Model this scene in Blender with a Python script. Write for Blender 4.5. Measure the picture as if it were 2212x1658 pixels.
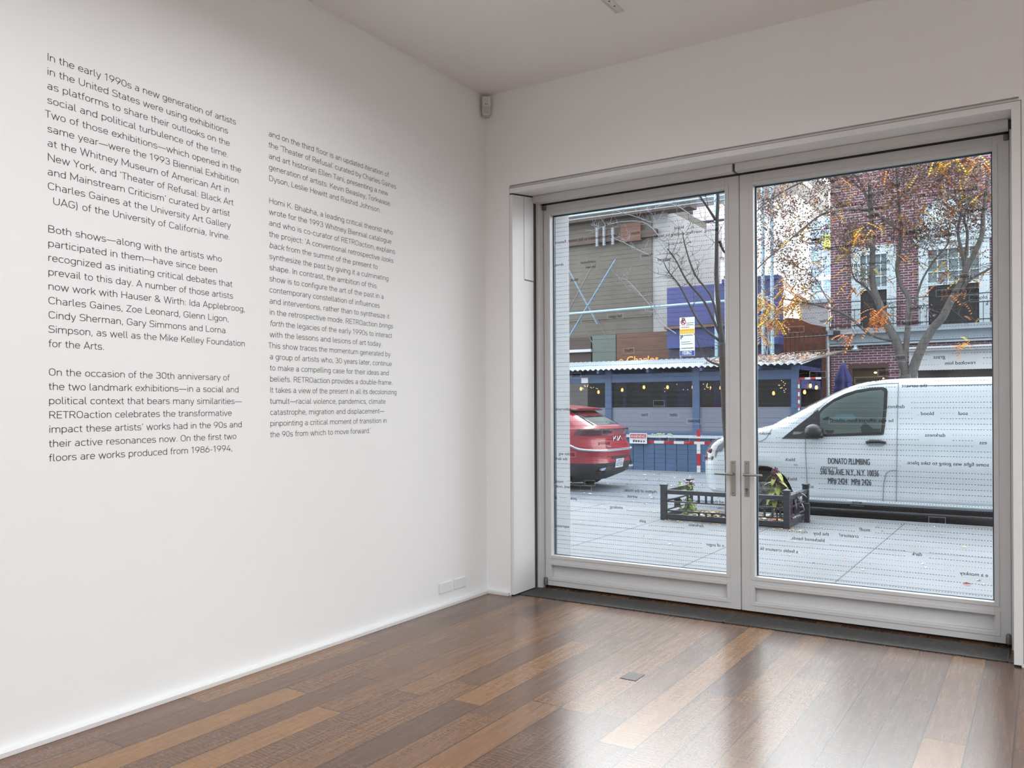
import bpy, bmesh, math, random
from mathutils import Vector, Matrix
import numpy as np
for o in list(bpy.data.objects):
    bpy.data.objects.remove(o)
SC = bpy.context.scene
COL = SC.collection
# ------------------------------------------------------------------ camera
IMW, IMH = 2212.0, 1658.0
FPX, YAW, ROLL, CX, CY = 1802.16, 0.569987, -0.00514832, 1106.0, 876.9
CAM = np.array([3.610, -5.264, 1.42])
def _basis():
    c, s = math.cos(YAW), math.sin(YAW)
    f = np.array([-s, c, 0.0]); r = np.array([c, s, 0.0]); u = np.array([0, 0, 1.0])
    c, s = math.cos(ROLL), math.sin(ROLL)
    return c*r + s*u, -s*r + c*u, f
RV, UV_, FV = _basis()
cd = bpy.data.cameras.new('camera')
cam = bpy.data.objects.new('camera', cd); COL.objects.link(cam)
cd.sensor_width = 36.0; cd.sensor_fit = 'HORIZONTAL'
cd.lens = FPX/IMW*36.0
cd.shift_y = (CY-IMH/2)/IMW
cd.clip_start = 0.05; cd.clip_end = 500
cam.matrix_world = Matrix(((RV[0], UV_[0], -FV[0], CAM[0]), (RV[1], UV_[1], -FV[1], CAM[1]), (RV[2], UV_[2], -FV[2], CAM[2]), (0, 0, 0, 1)))
SC.camera = cam
# ------------------------------------------------------------------ world, exposure
SC.view_settings.view_transform = 'Standard'
SC.view_settings.look = 'None'
SC.view_settings.exposure = 0.0
SC.view_settings.gamma = 1.0
SC.view_settings.use_curve_mapping = False
W = bpy.data.worlds.new('World'); SC.world = W; W.use_nodes = True
_n = W.node_tree.nodes; _l = W.node_tree.links
_n.clear()
_o = _n.new('ShaderNodeOutputWorld'); _b = _n.new('ShaderNodeBackground')
_tc = _n.new('ShaderNodeTexCoord'); _s = _n.new('ShaderNodeSeparateXYZ'); _cr = _n.new('ShaderNodeValToRGB')
_l.new(_tc.outputs['Generated'], _s.inputs[0]); _l.new(_s.outputs['Z'], _cr.inputs[0])
_cr.color_ramp.elements[0].position = 0.0; _cr.color_ramp.elements[0].color = (1.0, 1.0, 1.0, 1)
_cr.color_ramp.elements[1].position = 0.8; _cr.color_ramp.elements[1].color = (0.87, 0.94, 1.0, 1)
_l.new(_cr.outputs[0], _b.inputs[0])
# bright overcast: the veiled sun stands beyond the houses across the street
_d = _n.new('ShaderNodeVectorMath'); _d.operation = 'DOT_PRODUCT'; _d.inputs[1].default_value = Vector((-.30, .80, .52)).normalized()
_nz = _n.new('ShaderNodeVectorMath'); _nz.operation = 'NORMALIZE'; _l.new(_tc.outputs['Generated'], _nz.inputs[0]); _l.new(_nz.outputs[0], _d.inputs[0])
_g = _n.new('ShaderNodeMapRange'); _g.interpolation_type = 'SMOOTHSTEP'
_g.inputs['From Min'].default_value = .72; _g.inputs['From Max'].default_value = 1.0; _g.inputs['To Min'].default_value = 5.2; _g.inputs['To Max'].default_value = 11.5
_l.new(_d.outputs['Value'], _g.inputs['Value']); _l.new(_g.outputs[0], _b.inputs[1])
_l.new(_b.outputs[0], _o.inputs[0])
# lamps in the two ceiling slots (built with the ceiling); the right-hand slot is unseen, added for bounce light
LAMP_W = 34.5
LAMPS = [(1.46, -2.5), (1.46, -4.4), (1.46, -6.3), (5.2, -2.9), (5.2, -4.9), (5.2, -6.9)]
CEIL = 3.785
for i, (lx, ly) in enumerate(LAMPS):
    ld = bpy.data.lights.new('slot_lamp', 'AREA'); ld.shape = 'RECTANGLE'; ld.size = 0.05; ld.size_y = 1.7
    ld.energy = LAMP_W*(0.75 if lx < 3 else 2.1); ld.color = (0.93, 0.972, 1.0); ld.spread = math.radians(156)
    lo = bpy.data.objects.new('slot_lamp', ld); COL.objects.link(lo); lo.location = (lx, ly, CEIL-0.004)
# ------------------------------------------------------------------ helpers
def P(px, py, **k):
    """world point seen at photo pixel (px,py) on the plane x=, y= or z="""
    d = RV*((px-CX)/FPX) - UV_*((py-CY)/FPX) + FV
    a, v = list(k.items())[0]; i = 'xyz'.index(a)
    return Vector(CAM + d*((v-CAM[i])/d[i]))
def lin(c):
    return tuple((v/255/12.92 if v/255 <= .04045 else ((v/255+.055)/1.055)**2.4) for v in c)
MATS = {}
OUTK = 1.0
def mat(name, rgb, rough=0.6, metal=0.0, spec=0.5, noise=0.0, nscale=6.0, emit=None, bump=0.0, coat=0.0, alpha=1.0, stretch=None, k=None):
    if name in MATS: return MATS[name]
    m = bpy.data.materials.new(name); m.use_nodes = True
    nt = m.node_tree; b = nt.nodes['Principled BSDF']
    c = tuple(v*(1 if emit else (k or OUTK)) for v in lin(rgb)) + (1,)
    b.inputs['Base Color'].default_value = c
    b.inputs['Roughness'].default_value = rough; b.inputs['Metallic'].default_value = metal
    b.inputs['Specular IOR Level'].default_value = spec
    b.inputs['Coat Weight'].default_value = coat; b.inputs['Coat Roughness'].default_value = 0.06
    b.inputs['Alpha'].default_value = alpha
    if emit: 
        b.inputs['Emission Color'].default_value = c; b.inputs['Emission Strength'].default_value = emit
    if noise or bump:
        tc = nt.nodes.new('ShaderNodeTexCoord'); nz = nt.nodes.new('ShaderNodeTexNoise')
        nz.inputs['Scale'].default_value = nscale; nz.inputs['Detail'].default_value = 5
        src = tc.outputs['Object']
        if stretch:
            mp = nt.nodes.new('ShaderNodeMapping'); mp.inputs['Scale'].default_value = stretch
            nt.links.new(src, mp.inputs[0]); src = mp.outputs[0]
        nt.links.new(src, nz.inputs['Vector'])
        if noise:
            r = nt.nodes.new('ShaderNodeValToRGB')
            lo = tuple(max(0, v*(1-noise)) for v in c[:3]); hi = tuple(min(1, v*(1+noise)) for v in c[:3])
            r.color_ramp.elements[0].position = .3; r.color_ramp.elements[1].position = .7
            r.color_ramp.elements[0].color = lo+(1,); r.color_ramp.elements[1].color = hi+(1,)
            nt.links.new(nz.outputs['Fac'], r.inputs[0]); nt.links.new(r.outputs[0], b.inputs['Base Color'])
        if bump:
            bp = nt.nodes.new('ShaderNodeBump'); bp.inputs['Strength'].default_value = bump; bp.inputs['Distance'].default_value = 0.01
            nt.links.new(nz.outputs['Fac'], bp.inputs['Height']); nt.links.new(bp.outputs[0], b.inputs['Normal'])
    MATS[name] = m
    return m
class MB:
    def __init__(s): s.v = []; s.f = []
    def add(s, vs, fs):
        n = len(s.v); s.v += [tuple(v) for v in vs]; s.f += [tuple(n+i for i in f) for f in fs]; return s
    def box(s, x0, x1, y0, y1, z0, z1):
        return s.add([(x0,y0,z0),(x1,y0,z0),(x1,y1,z0),(x0,y1,z0),(x0,y0,z1),(x1,y0,z1),(x1,y1,z1),(x0,y1,z1)],
                     [(0,3,2,1),(4,5,6,7),(0,1,5,4),(1,2,6,5),(2,3,7,6),(3,0,4,7)])
    def obox(s, c, ax, ay, az):
        c = Vector(c); ax = Vector(ax); ay = Vector(ay); az = Vector(az)
        vs = [c+sx*ax+sy*ay+sz*az for sz in (-1,1) for sy, sx in ((-1,-1),(-1,1),(1,1),(1,-1))]
        return s.add(vs, [(0,3,2,1),(4,5,6,7),(0,1,5,4),(1,2,6,5),(2,3,7,6),(3,0,4,7)])
    def tube(s, pts, r, n=6, cap=True):
        pts = [Vector(p) for p in pts]
        if isinstance(r, (int, float)): r = [r]*len(pts)
        ref = None; rings = []
        for i, p in enumerate(pts):
            t = (pts[min(i+1, len(pts)-1)]-pts[max(i-1, 0)])
            if t.length < 1e-9: t = Vector((0,0,1))
            t.normalize()
            if ref is None: ref = Vector((1,0,0)) if abs(t.x) < .8 else Vector((0,1,0))
            a = (ref - t*ref.dot(t)); a.normalize(); b = t.cross(a); ref = a
            rings.append([p + r[i]*(math.cos(2*math.pi*k/n)*a + math.sin(2*math.pi*k/n)*b) for k in range(n)])
        vs = [v for g in rings for v in g]; fs = []
        for i in range(len(rings)-1):
            for k in range(n):
                a0 = i*n+k; a1 = i*n+(k+1) % n
                fs.append((a0, a1, a1+n, a0+n))
        if cap: fs += [tuple(range(n-1, -1, -1)), tuple(range((len(rings)-1)*n, len(rings)*n))]
        return s.add(vs, fs)
    def quad(s, a, b, c, d): return s.add([a,b,c,d], [(0,1,2,3)])
    def prism(s, poly, d):
        d = Vector(d); n = len(poly); poly = [Vector(p) for p in poly]
        vs = poly + [p+d for p in poly]
        return s.add(vs, [tuple(range(n-1,-1,-1)), tuple(range(n, 2*n))]+[(i, (i+1) % n, n+(i+1) % n, n+i) for i in range(n)])
    def lathe(s, prof, c=(0,0,0), n=20, axis='z'):
        c = Vector(c); vs = []; fs = []; m = len(prof)
        for k in range(n):
            a = 2*math.pi*k/n
            for r, h in prof:
                x, y = r*math.cos(a), r*math.sin(a)
                vs.append(c + (Vector((x,y,h)) if axis == 'z' else Vector((x,h,y)) if axis == 'y' else Vector((h,x,y))))
        for k in range(n):
            for j in range(m-1):
                a0 = k*m+j; b0 = ((k+1) % n)*m+j
                fs.append((a0, b0, b0+1, a0+1))
        return s.add(vs, fs)
    def ell(s, c, rx, ry, rz, n=12, m=8):
        prof = [(math.sin(math.pi*i/m), -math.cos(math.pi*i/m)) for i in range(m+1)]
        vs = []; fs = []; c = Vector(c)
        for k in range(n):
            a = 2*math.pi*k/n
            for r, h in prof: vs.append(c+Vector((rx*r*math.cos(a), ry*r*math.sin(a), rz*h)))
        for k in range(n):
            for j in range(m):
                a0 = k*(m+1)+j; b0 = ((k+1) % n)*(m+1)+j
                fs.append((a0, b0, b0+1, a0+1))
        return s.add(vs, fs)
    def build(s, name, m, parent=None, bevel=0, smooth=False, kind=None, label=None, world=True):
        me = bpy.data.meshes.new(name)
        off = parent_world(parent) if parent else Vector((0,0,0))
        me.from_pydata([tuple(Vector(v)-off) for v in s.v], [], s.f); me.update()
        if smooth:
            me.polygons.foreach_set('use_smooth', [True]*len(me.polygons))
        o = bpy.data.objects.new(name, me); COL.objects.link(o)
        if m: me.materials.append(m)
        if parent: o.parent = parent
        if bevel:
            bv = o.modifiers.new('bevel', 'BEVEL'); bv.width = bevel; bv.segments = 2; bv.limit_method = 'ANGLE'; bv.angle_limit = .6
        if smooth == 2:
            es = o.modifiers.new('split', 'EDGE_SPLIT'); es.split_angle = .7
        if kind: o['kind'] = kind
        if label: o['label'] = label
        return o
def parent_world(p):
    v = Vector(p.location)
    while p.parent: p = p.parent; v += Vector(p.location)
    return v
def thing(name, label, cat, loc=(0,0,0), group=None, kind=None):
    o = bpy.data.objects.new(name, None); COL.objects.link(o); o.location = loc; o.empty_display_size = .1
    if label: o['label'] = label
    if cat: o['category'] = cat
    if group: o['group'] = group
    if kind: o['kind'] = kind
    return o
def tag(o, label, cat, group=None, kind=None):
    o['label'] = label; o['category'] = cat
    if group: o['group'] = group
    if kind: o['kind'] = kind
    return o
def struct(mb, name, m, parent=None, bevel=0, **k): return mb.build(name, m, parent, bevel, kind='structure' if not parent else None, **k)
def copy_thing(root, loc, label=None):
    r = root.copy(); COL.objects.link(r); r.location = loc
    if label: r['label'] = label
    for ch in list(root.children):
        c = ch.copy(); COL.objects.link(c); c.parent = r
        for g in ch.children:
            d = g.copy(); COL.objects.link(d); d.parent = c
    return r
# ------------------------------------------------------------------ lettering from the built-in font
_text_jobs = []
def text_mesh(jobs):
    """jobs: list of (body, size, align) -> list of (verts, faces) in the XY plane"""
    obs = []
    for body, size, align, offs in jobs:
        c = bpy.data.curves.new('t', 'FONT'); c.body = body; c.size = size; c.align_x = align; c.offset = offs; c.resolution_u = 3; c.fill_mode = 'FRONT'
        o = bpy.data.objects.new('t', c); COL.objects.link(o); obs.append(o)
    bpy.context.view_layer.update()
    dg = bpy.context.evaluated_depsgraph_get(); out = []
    for o in obs:
        me = bpy.data.meshes.new_from_object(o.evaluated_get(dg))
        out.append(([tuple(v.co) for v in me.vertices], [tuple(p.vertices) for p in me.polygons]))
        bpy.data.meshes.remove(me)
    for o in obs:
        c = o.data; bpy.data.objects.remove(o); bpy.data.curves.remove(c)
    return out
# ------------------------------------------------------------------ materials
def wall_mat(name, rgb):
    m = mat(name, rgb, rough=.85, spec=.2, bump=.03, nscale=60)
    return m
M_WALL = wall_mat('wall_paint', (244, 244, 244))
M_CEIL = wall_mat('ceiling_paint', (246, 246, 246))
M_TRIM = mat('trim_paint', (232, 232, 232), rough=.45)
M_DOOR = mat('door_paint', (214, 214, 214), rough=.42)
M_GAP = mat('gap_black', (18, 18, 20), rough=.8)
M_STEEL = mat('brushed_steel', (165, 163, 158), rough=.38, metal=.9)
M_DARKSTEEL = mat('dark_steel', (112, 110, 108), rough=.45, metal=.6)
M_WORDS = mat('letter_vinyl', (20, 20, 30), rough=.5)
M_WHITE = mat('plain_white', (235, 236, 236), rough=.5)
def glass_mat(name, tint=(1,1,1), refl=.06):
    m = bpy.data.materials.new(name); m.use_nodes = True; nt = m.node_tree; nt.nodes.clear()
    o = nt.nodes.new('ShaderNodeOutputMaterial'); mx = nt.nodes.new('ShaderNodeMixShader')
    t = nt.nodes.new('ShaderNodeBsdfTransparent'); g = nt.nodes.new('ShaderNodeBsdfGlossy')
    t.inputs[0].default_value = tint+(1,); g.inputs['Roughness'].default_value = .01
    lw = nt.nodes.new('ShaderNodeFresnel'); lw.inputs[0].default_value = 1.35
    mm = nt.nodes.new('ShaderNodeMath'); mm.operation = 'MULTIPLY'; mm.inputs[1].default_value = refl/.06
    nt.links.new(lw.outputs[0], mm.inputs[0]); nt.links.new(mm.outputs[0], mx.inputs[0])
    nt.links.new(t.outputs[0], mx.inputs[1]); nt.links.new(g.outputs[0], mx.inputs[2]); nt.links.new(mx.outputs[0], o.inputs[0])
    MATS[name] = m
    return m
M_GLASS = glass_mat('door_glass', (.97, .985, .985), .05)
M_TGLASS = glass_mat('tinted_glass', (.25, .28, .28), .12)
M_PLEXI = glass_mat('plexiglass', (.74, .76, .80), .06)
# ================================================================== ROOM
XR, YF = 7.6, -8.6          # right wall, wall behind the camera
OX0, OX1 = 0.25, 3.455      # door opening between the jamb linings
# floor: one quad per oak board, its own tone and figure per board
random.seed(3)
fv = []; ff = []; fuv = []; fcol = []
bw = 0.165; x = 0.0235-bw; 
while x < XR:
    y = YF - random.random()*1.5
    while y < 0.56:
        L = random.choice((.9, 1.2, 1.5, 1.8, 2.3)); y1 = min(y+L, .56)
        n = len(fv); a0 = max(x, 0); a1 = min(x+bw, XR)
        if a1 > a0:
            fv += [(a0,max(y,YF),0),(a1,max(y,YF),0),(a1,y1,0),(a0,y1,0)]; ff.append((n,n+1,n+2,n+3))
            fuv += [((a0-x)/bw, 0), ((a1-x)/bw, 0), ((a1-x)/bw, 1), ((a0-x)/bw, 1)]
            r = (random.random(), random.random(), random.random(), L/3.0); fcol += [r]*4
        y += L
    x += bw
me = bpy.data.meshes.new('floor'); me.from_pydata(fv, [], ff)
lv_ = [l.vertex_index for l in me.loops]
ul = me.uv_layers.new(name='board')
for i, v_ in enumerate(lv_): ul.data[i].uv = fuv[v_]
ca = me.color_attributes.new('tone', 'FLOAT_COLOR', 'CORNER')
for i, v_ in enumerate(lv_): ca.data[i].color = fcol[v_]
floor = bpy.data.objects.new('floor', me); COL.objects.link(floor); floor['kind'] = 'structure'
m = bpy.data.materials.new('oak_boards'); m.use_nodes = True; nt = m.node_tree; N = nt.nodes; Lk = nt.links; b = N['Principled BSDF']
def nd(t, **k):
    n = N.new(t)
    for a, v in k.items():
        if a.startswith('i_'): n.inputs[a[2:].replace('_', ' ')].default_value = v
        else: setattr(n, a, v)
    return n
at = nd('ShaderNodeVertexColor', layer_name='tone'); sp = nd('ShaderNodeSeparateColor'); Lk.new(at.outputs[0], sp.inputs[0])
tone = nd('ShaderNodeValToRGB'); cr = tone.color_ramp
cr.elements[0].position = 0; cr.elements[0].color = lin((82, 55, 39))+(1,)
cr.elements[1].position = 1; cr.elements[1].color = lin((134, 94, 52))+(1,)
for p_, c_ in ((.3, (98, 66, 43)), (.6, (110, 75, 46)), (.85, (119, 81, 47))):
    e = cr.elements.new(p_); e.color = lin(c_)+(1,)
Lk.new(sp.outputs[0], tone.inputs[0])
tc = nd('ShaderNodeTexCoord'); mp = nd('ShaderNodeMapping')
Lk.new(tc.outputs['Object'], mp.inputs[0])
cmb = nd('ShaderNodeCombineXYZ'); mul = nd('ShaderNodeMath', operation='MULTIPLY'); mul.inputs[1].default_value = 37.0
Lk.new(sp.outputs[1], mul.inputs[0]); Lk.new(mul.outputs[0], cmb.inputs[0]); Lk.new(mul.outputs[0], cmb.inputs[1])
Lk.new(cmb.outputs[0], mp.inputs['Location']); mp.inputs['Scale'].default_value = (46, 3.0, 1)
n1 = nd('ShaderNodeTexNoise'); n1.inputs['Scale'].default_value = 1.0; n1.inputs['Detail'].default_value = 8; n1.inputs['Distortion'].default_value = .25; n1.inputs['Roughness'].default_value = .62
Lk.new(mp.outputs[0], n1.inputs['Vector'])
# medullary ray flecks: wavy bands across the grain
mp2 = nd('ShaderNodeMapping'); mp2.inputs['Scale'].default_value = (18, 34, 1); Lk.new(tc.outputs['Object'], mp2.inputs[0]); Lk.new(cmb.outputs[0], mp2.inputs['Location'])
wv = nd('ShaderNodeTexWave'); wv.inputs['Scale'].default_value = .42; wv.inputs['Distortion'].default_value = 11; wv.inputs['Detail'].default_value = 2; wv.inputs['Detail Scale'].default_value = .8; wv.bands_direction = 'Y'
Lk.new(mp2.outputs[0], wv.inputs['Vector'])
r1 = nd('ShaderNodeMapRange'); r1.inputs['From Min'].default_value = .28; r1.inputs['From Max'].default_value = .72; r1.inputs['To Min'].default_value = .72; r1.inputs['To Max'].default_value = 1.24
Lk.new(n1.outputs['Fac'], r1.inputs['Value'])
r2 = nd('ShaderNodeMapRange'); r2.inputs['From Min'].default_value = .2; r2.inputs['From Max'].default_value = .9; r2.inputs['To Min'].default_value = -.2; r2.inputs['To Max'].default_value = .34
Lk.new(wv.outputs['Fac'], r2.inputs['Value'])
r3 = nd('ShaderNodeMath', operation='MULTIPLY'); Lk.new(r2.outputs[0], r3.inputs[0]); Lk.new(sp.outputs[2], r3.inputs[1])
ad = nd('ShaderNodeMath', operation='ADD'); Lk.new(r1.outputs[0], ad.inputs[0]); Lk.new(r3.outputs[0], ad.inputs[1])
mxm = nd('ShaderNodeVectorMath', operation='SCALE'); Lk.new(tone.outputs[0], mxm.inputs[0]); Lk.new(ad.outputs[0], mxm.inputs['Scale'])
# seams from the board's own edges
uvn = nd('ShaderNodeUVMap', uv_map='board'); su = nd('ShaderNodeSeparateXYZ'); Lk.new(uvn.outputs[0], su.inputs[0])
def edge(sock, w):
    a = nd('ShaderNodeMath', operation='SUBTRACT'); a.inputs[1].default_value = .5; Lk.new(sock, a.inputs[0])
    c = nd('ShaderNodeMath', operation='ABSOLUTE'); Lk.new(a.outputs[0], c.inputs[0])
    d = nd('ShaderNodeMath', operation='GREATER_THAN'); d.inputs[1].default_value = .5-w; Lk.new(c.outputs[0], d.inputs[0]); return d.outputs[0]
mxx = nd('ShaderNodeMath', operation='MAXIMUM'); Lk.new(edge(su.outputs[0], .016), mxx.inputs[0]); Lk.new(edge(su.outputs[1], .0018), mxx.inputs[1])
mixs = nd('ShaderNodeMix', data_type='RGBA'); Lk.new(mxx.outputs[0], mixs.inputs[0]); Lk.new(mxm.outputs[0], mixs.inputs[6]); mixs.inputs[7].default_value = lin((40, 30, 26))+(1,)
Lk.new(mixs.outputs[2], b.inputs['Base Color'])
rr = nd('ShaderNodeMapRange'); rr.inputs['To Min'].default_value = .22; rr.inputs['To Max'].default_value = .32; Lk.new(n1.outputs['Fac'], rr.inputs['Value'])
Lk.new(rr.outputs[0], b.inputs['Roughness'])
b.inputs['Specular IOR Level'].default_value = .34; b.inputs['Coat Weight'].default_value = .33; b.inputs['Coat Roughness'].default_value = .2
bp = nd('ShaderNodeBump'); bp.inputs['Strength'].default_value = .06; bp.inputs['Distance'].default_value = .003; Lk.new(n1.outputs['Fac'], bp.inputs['Height']); Lk.new(bp.outputs[0], b.inputs['Normal'])
me.materials.append(m)
struct(MB().box(-.3, XR+.3, YF-.3, .6, -.22, -.012), 'floor_slab', M_GAP)
# walls and ceiling
struct(MB().box(-.25, 0, YF-.25, .6, -.02, CEIL+.02), 'wall_left', M_WALL)
struct(MB().box(XR, XR+.25, YF-.25, .6, -.02, CEIL+.02), 'wall_right', M_WALL)
struct(MB().box(-.25, XR+.25, YF-.25, YF, -.02, CEIL+.02), 'wall_front', M_WALL)
wb = MB()
wb.box(0, .222, 0, .47, 0, CEIL); wb.box(3.49, XR, 0, .47, 0, CEIL); wb.box(.222, 3.49, 0, .47, 3.075, CEIL)
struct(wb, 'wall_back', M_WALL)
# street front of our own building
M_FRONT = mat('street_front_render', (146, 148, 152), rough=.8, noise=.05, nscale=2)
fb = MB()
fb.box(-14, .345, .48, .70, -.3, 14); fb.box(3.42, 16, .48, .70, -.3, 14); fb.box(.345, 3.42, .48, .70, 3.06, 14)
struct(fb, 'wall_outer', M_FRONT)
cl = MB()
SL = [(1.43, 1.49), (5.17, 5.23)]
xs = [-.25, SL[0][0], SL[0][1], SL[1][0], SL[1][1], XR+.25]
for i in range(0, 6, 2): cl.box(xs[i], xs[i+1], YF-.25, .47, CEIL, CEIL+.2)
for a, c in SL: cl.box(a, c, -.68, .47, CEIL, CEIL+.2); cl.box(a, c, YF-.25, -.68, CEIL+.07, CEIL+.2)
struct(cl, 'ceiling', M_CEIL)
M_SLOT = mat('slot_metal', (232, 232, 230), rough=.4)
for k, (a, c) in enumerate(SL):
    t = thing('recessed_light', 'white recessed slot light running along the ceiling' if k == 0 else 'unseen slot light farther right, added to fill the room with bounce light', 'ceiling light', ((a+c)/2, -.68, CEIL))
    MB().box(a+.0005, a+.004, YF+.1, -.683, CEIL-.004, CEIL+.066).box(c-.004, c-.0005, YF+.1, -.683, CEIL-.004, CEIL+.066).box(a+.004, c-.004, -.687, -.683, CEIL-.004, CEIL+.066).build('channel', M_SLOT, t)
    MB().box(a+.004, c-.004, YF+.1, -.95, CEIL+.008, CEIL+.012).build('diffuser', mat('lamp_diffuser', (255, 250, 240), emit=1.2), t)
    for q in (-.76, -.83): MB().lathe([(0, -.002), (.006, -.002), (.006, .01), (0, .01)], ((a+c)/2, q, CEIL+.006), 10).build('spring_clip', M_DARKSTEEL, t)
    MB().box(a+.004, c-.004, -.95, -.684, CEIL+.006, CEIL+.012).build('cover_plate', M_SLOT, t)
# baseboards
M_BASE = mat('baseboard_paint', (226, 226, 226), rough=.5)
struct(MB().box(.001, .036, YF, -.001, 0, .022), 'baseboard_left', M_BASE, bevel=.002)
struct(MB().box(.036, .212, -.036, -.001, 0, .022), 'baseboard_back', M_BASE, bevel=.002)
# door casing: flat trim with a fine shadow line round it, then the lining of the reveal
c = MB()
c.prism([(.226, -.005, .009), (.226, .3, .009), (.226, .3, 3.042), (.226, .02, 3.006), (.226, -.005, 3.003)], (OX0-.226, 0, 0))
c.box(OX1, 3.498, -.005, .3, .009, 3.014)
c.box(.226, 3.498, -.005, .02, 3.014, 3.05)
struct(c, 'trim_1', M_TRIM, bevel=.0015)
struct(MB().prism([(.226, .02, 3.0165), (.226, .40, 3.063), (.226, .40, 3.073), (.226, .02, 3.073)], (3.272, 0, 0)), 'trim_2', M_TRIM)
g = MB()
g.box(.2215, .2255, -.0008, .02, .018, 3.055).box(3.4985, 3.5025, -.0008, .02, .018, 3.055).box(.2215, 3.5025, -.0008, .02, 3.0505, 3.0545)
struct(g, 'trim_3', mat('shadow_gap_grey', (150, 150, 150), rough=.8))
g = MB().prism([(.224, .0, 2.99), (.224, .3, 2.99), (.224, .3, 3.0505), (.224, .02, 3.016), (.224, .0, 3.0138)], (OX0-.226, 0, 0)).box(.2225, OX0-.001, .0, .46, .0, .018).box(OX1+.001, 3.49, 0, .46, 0, .018)
struct(g, 'trim_4', M_GAP)
# access panel set in the left jamb lining, outlined by its joint
ap = MB().box(OX0-.002, OX0+.0012, .162, .2985, 2.392, 3.02)
o = tag(ap.build('access_panel', M_TRIM, bevel=.0008), 'white access panel at the top of the left door jamb', 'panel')
struct(MB().box(OX0-.003, OX0+.0006, .158, .162, 2.388, 3.02).box(OX0-.003, OX0+.0006, .162, .3, 2.382, 2.392), 'trim_5', mat('joint_grey', (120, 122, 122), rough=.8))
# fixed frame round the leaves
fr = MB()
fr.box(OX0+.004, .276, .33, .45, .0, 3.0).box(.276, .281, .36, .45, 0, 3.0)
fr.box(3.436, OX1-.002, .33, .45, 0, 3.0)
fr.box(.255, 3.45, .402, .46, 3.008, 3.073)
struct(fr, 'trim_6', M_DOOR, bevel=.001)
struct(MB().box(.2225, .254, .3005, .33, 0, 3.0), "trim_7", mat("seal_grey", (70, 70, 72), rough=.7))
# header closer covers
for k, (a, c_) in enumerate(((.254, 1.828), (1.848, 3.43))):
    t = MB().prism([(a, .28, 2.996), (a, .395, 2.996), (a, .395, 3.061), (a, .28, 3.047)], (c_-a, 0, 0))
    o = t.build('closer_cover', M_DOOR, bevel=.001)
    tag(o, 'grey closer cover above the left glass door leaf' if k == 0 else 'grey closer cover above the right glass door leaf', 'cover')
struct(MB().box(.256, 3.43, .355, .399, 2.9935, 2.9958), 'gap_shade_strip', M_GAP)  # black strip painting the line of shade between covers and leaves
struct(MB().box(1.829, 1.847, .31, .39, 2.998, 3.05).box(3.431, 3.452, .33, .39, 2.998, 3.05), 'trim_8', M_DARKSTEEL)

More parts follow.
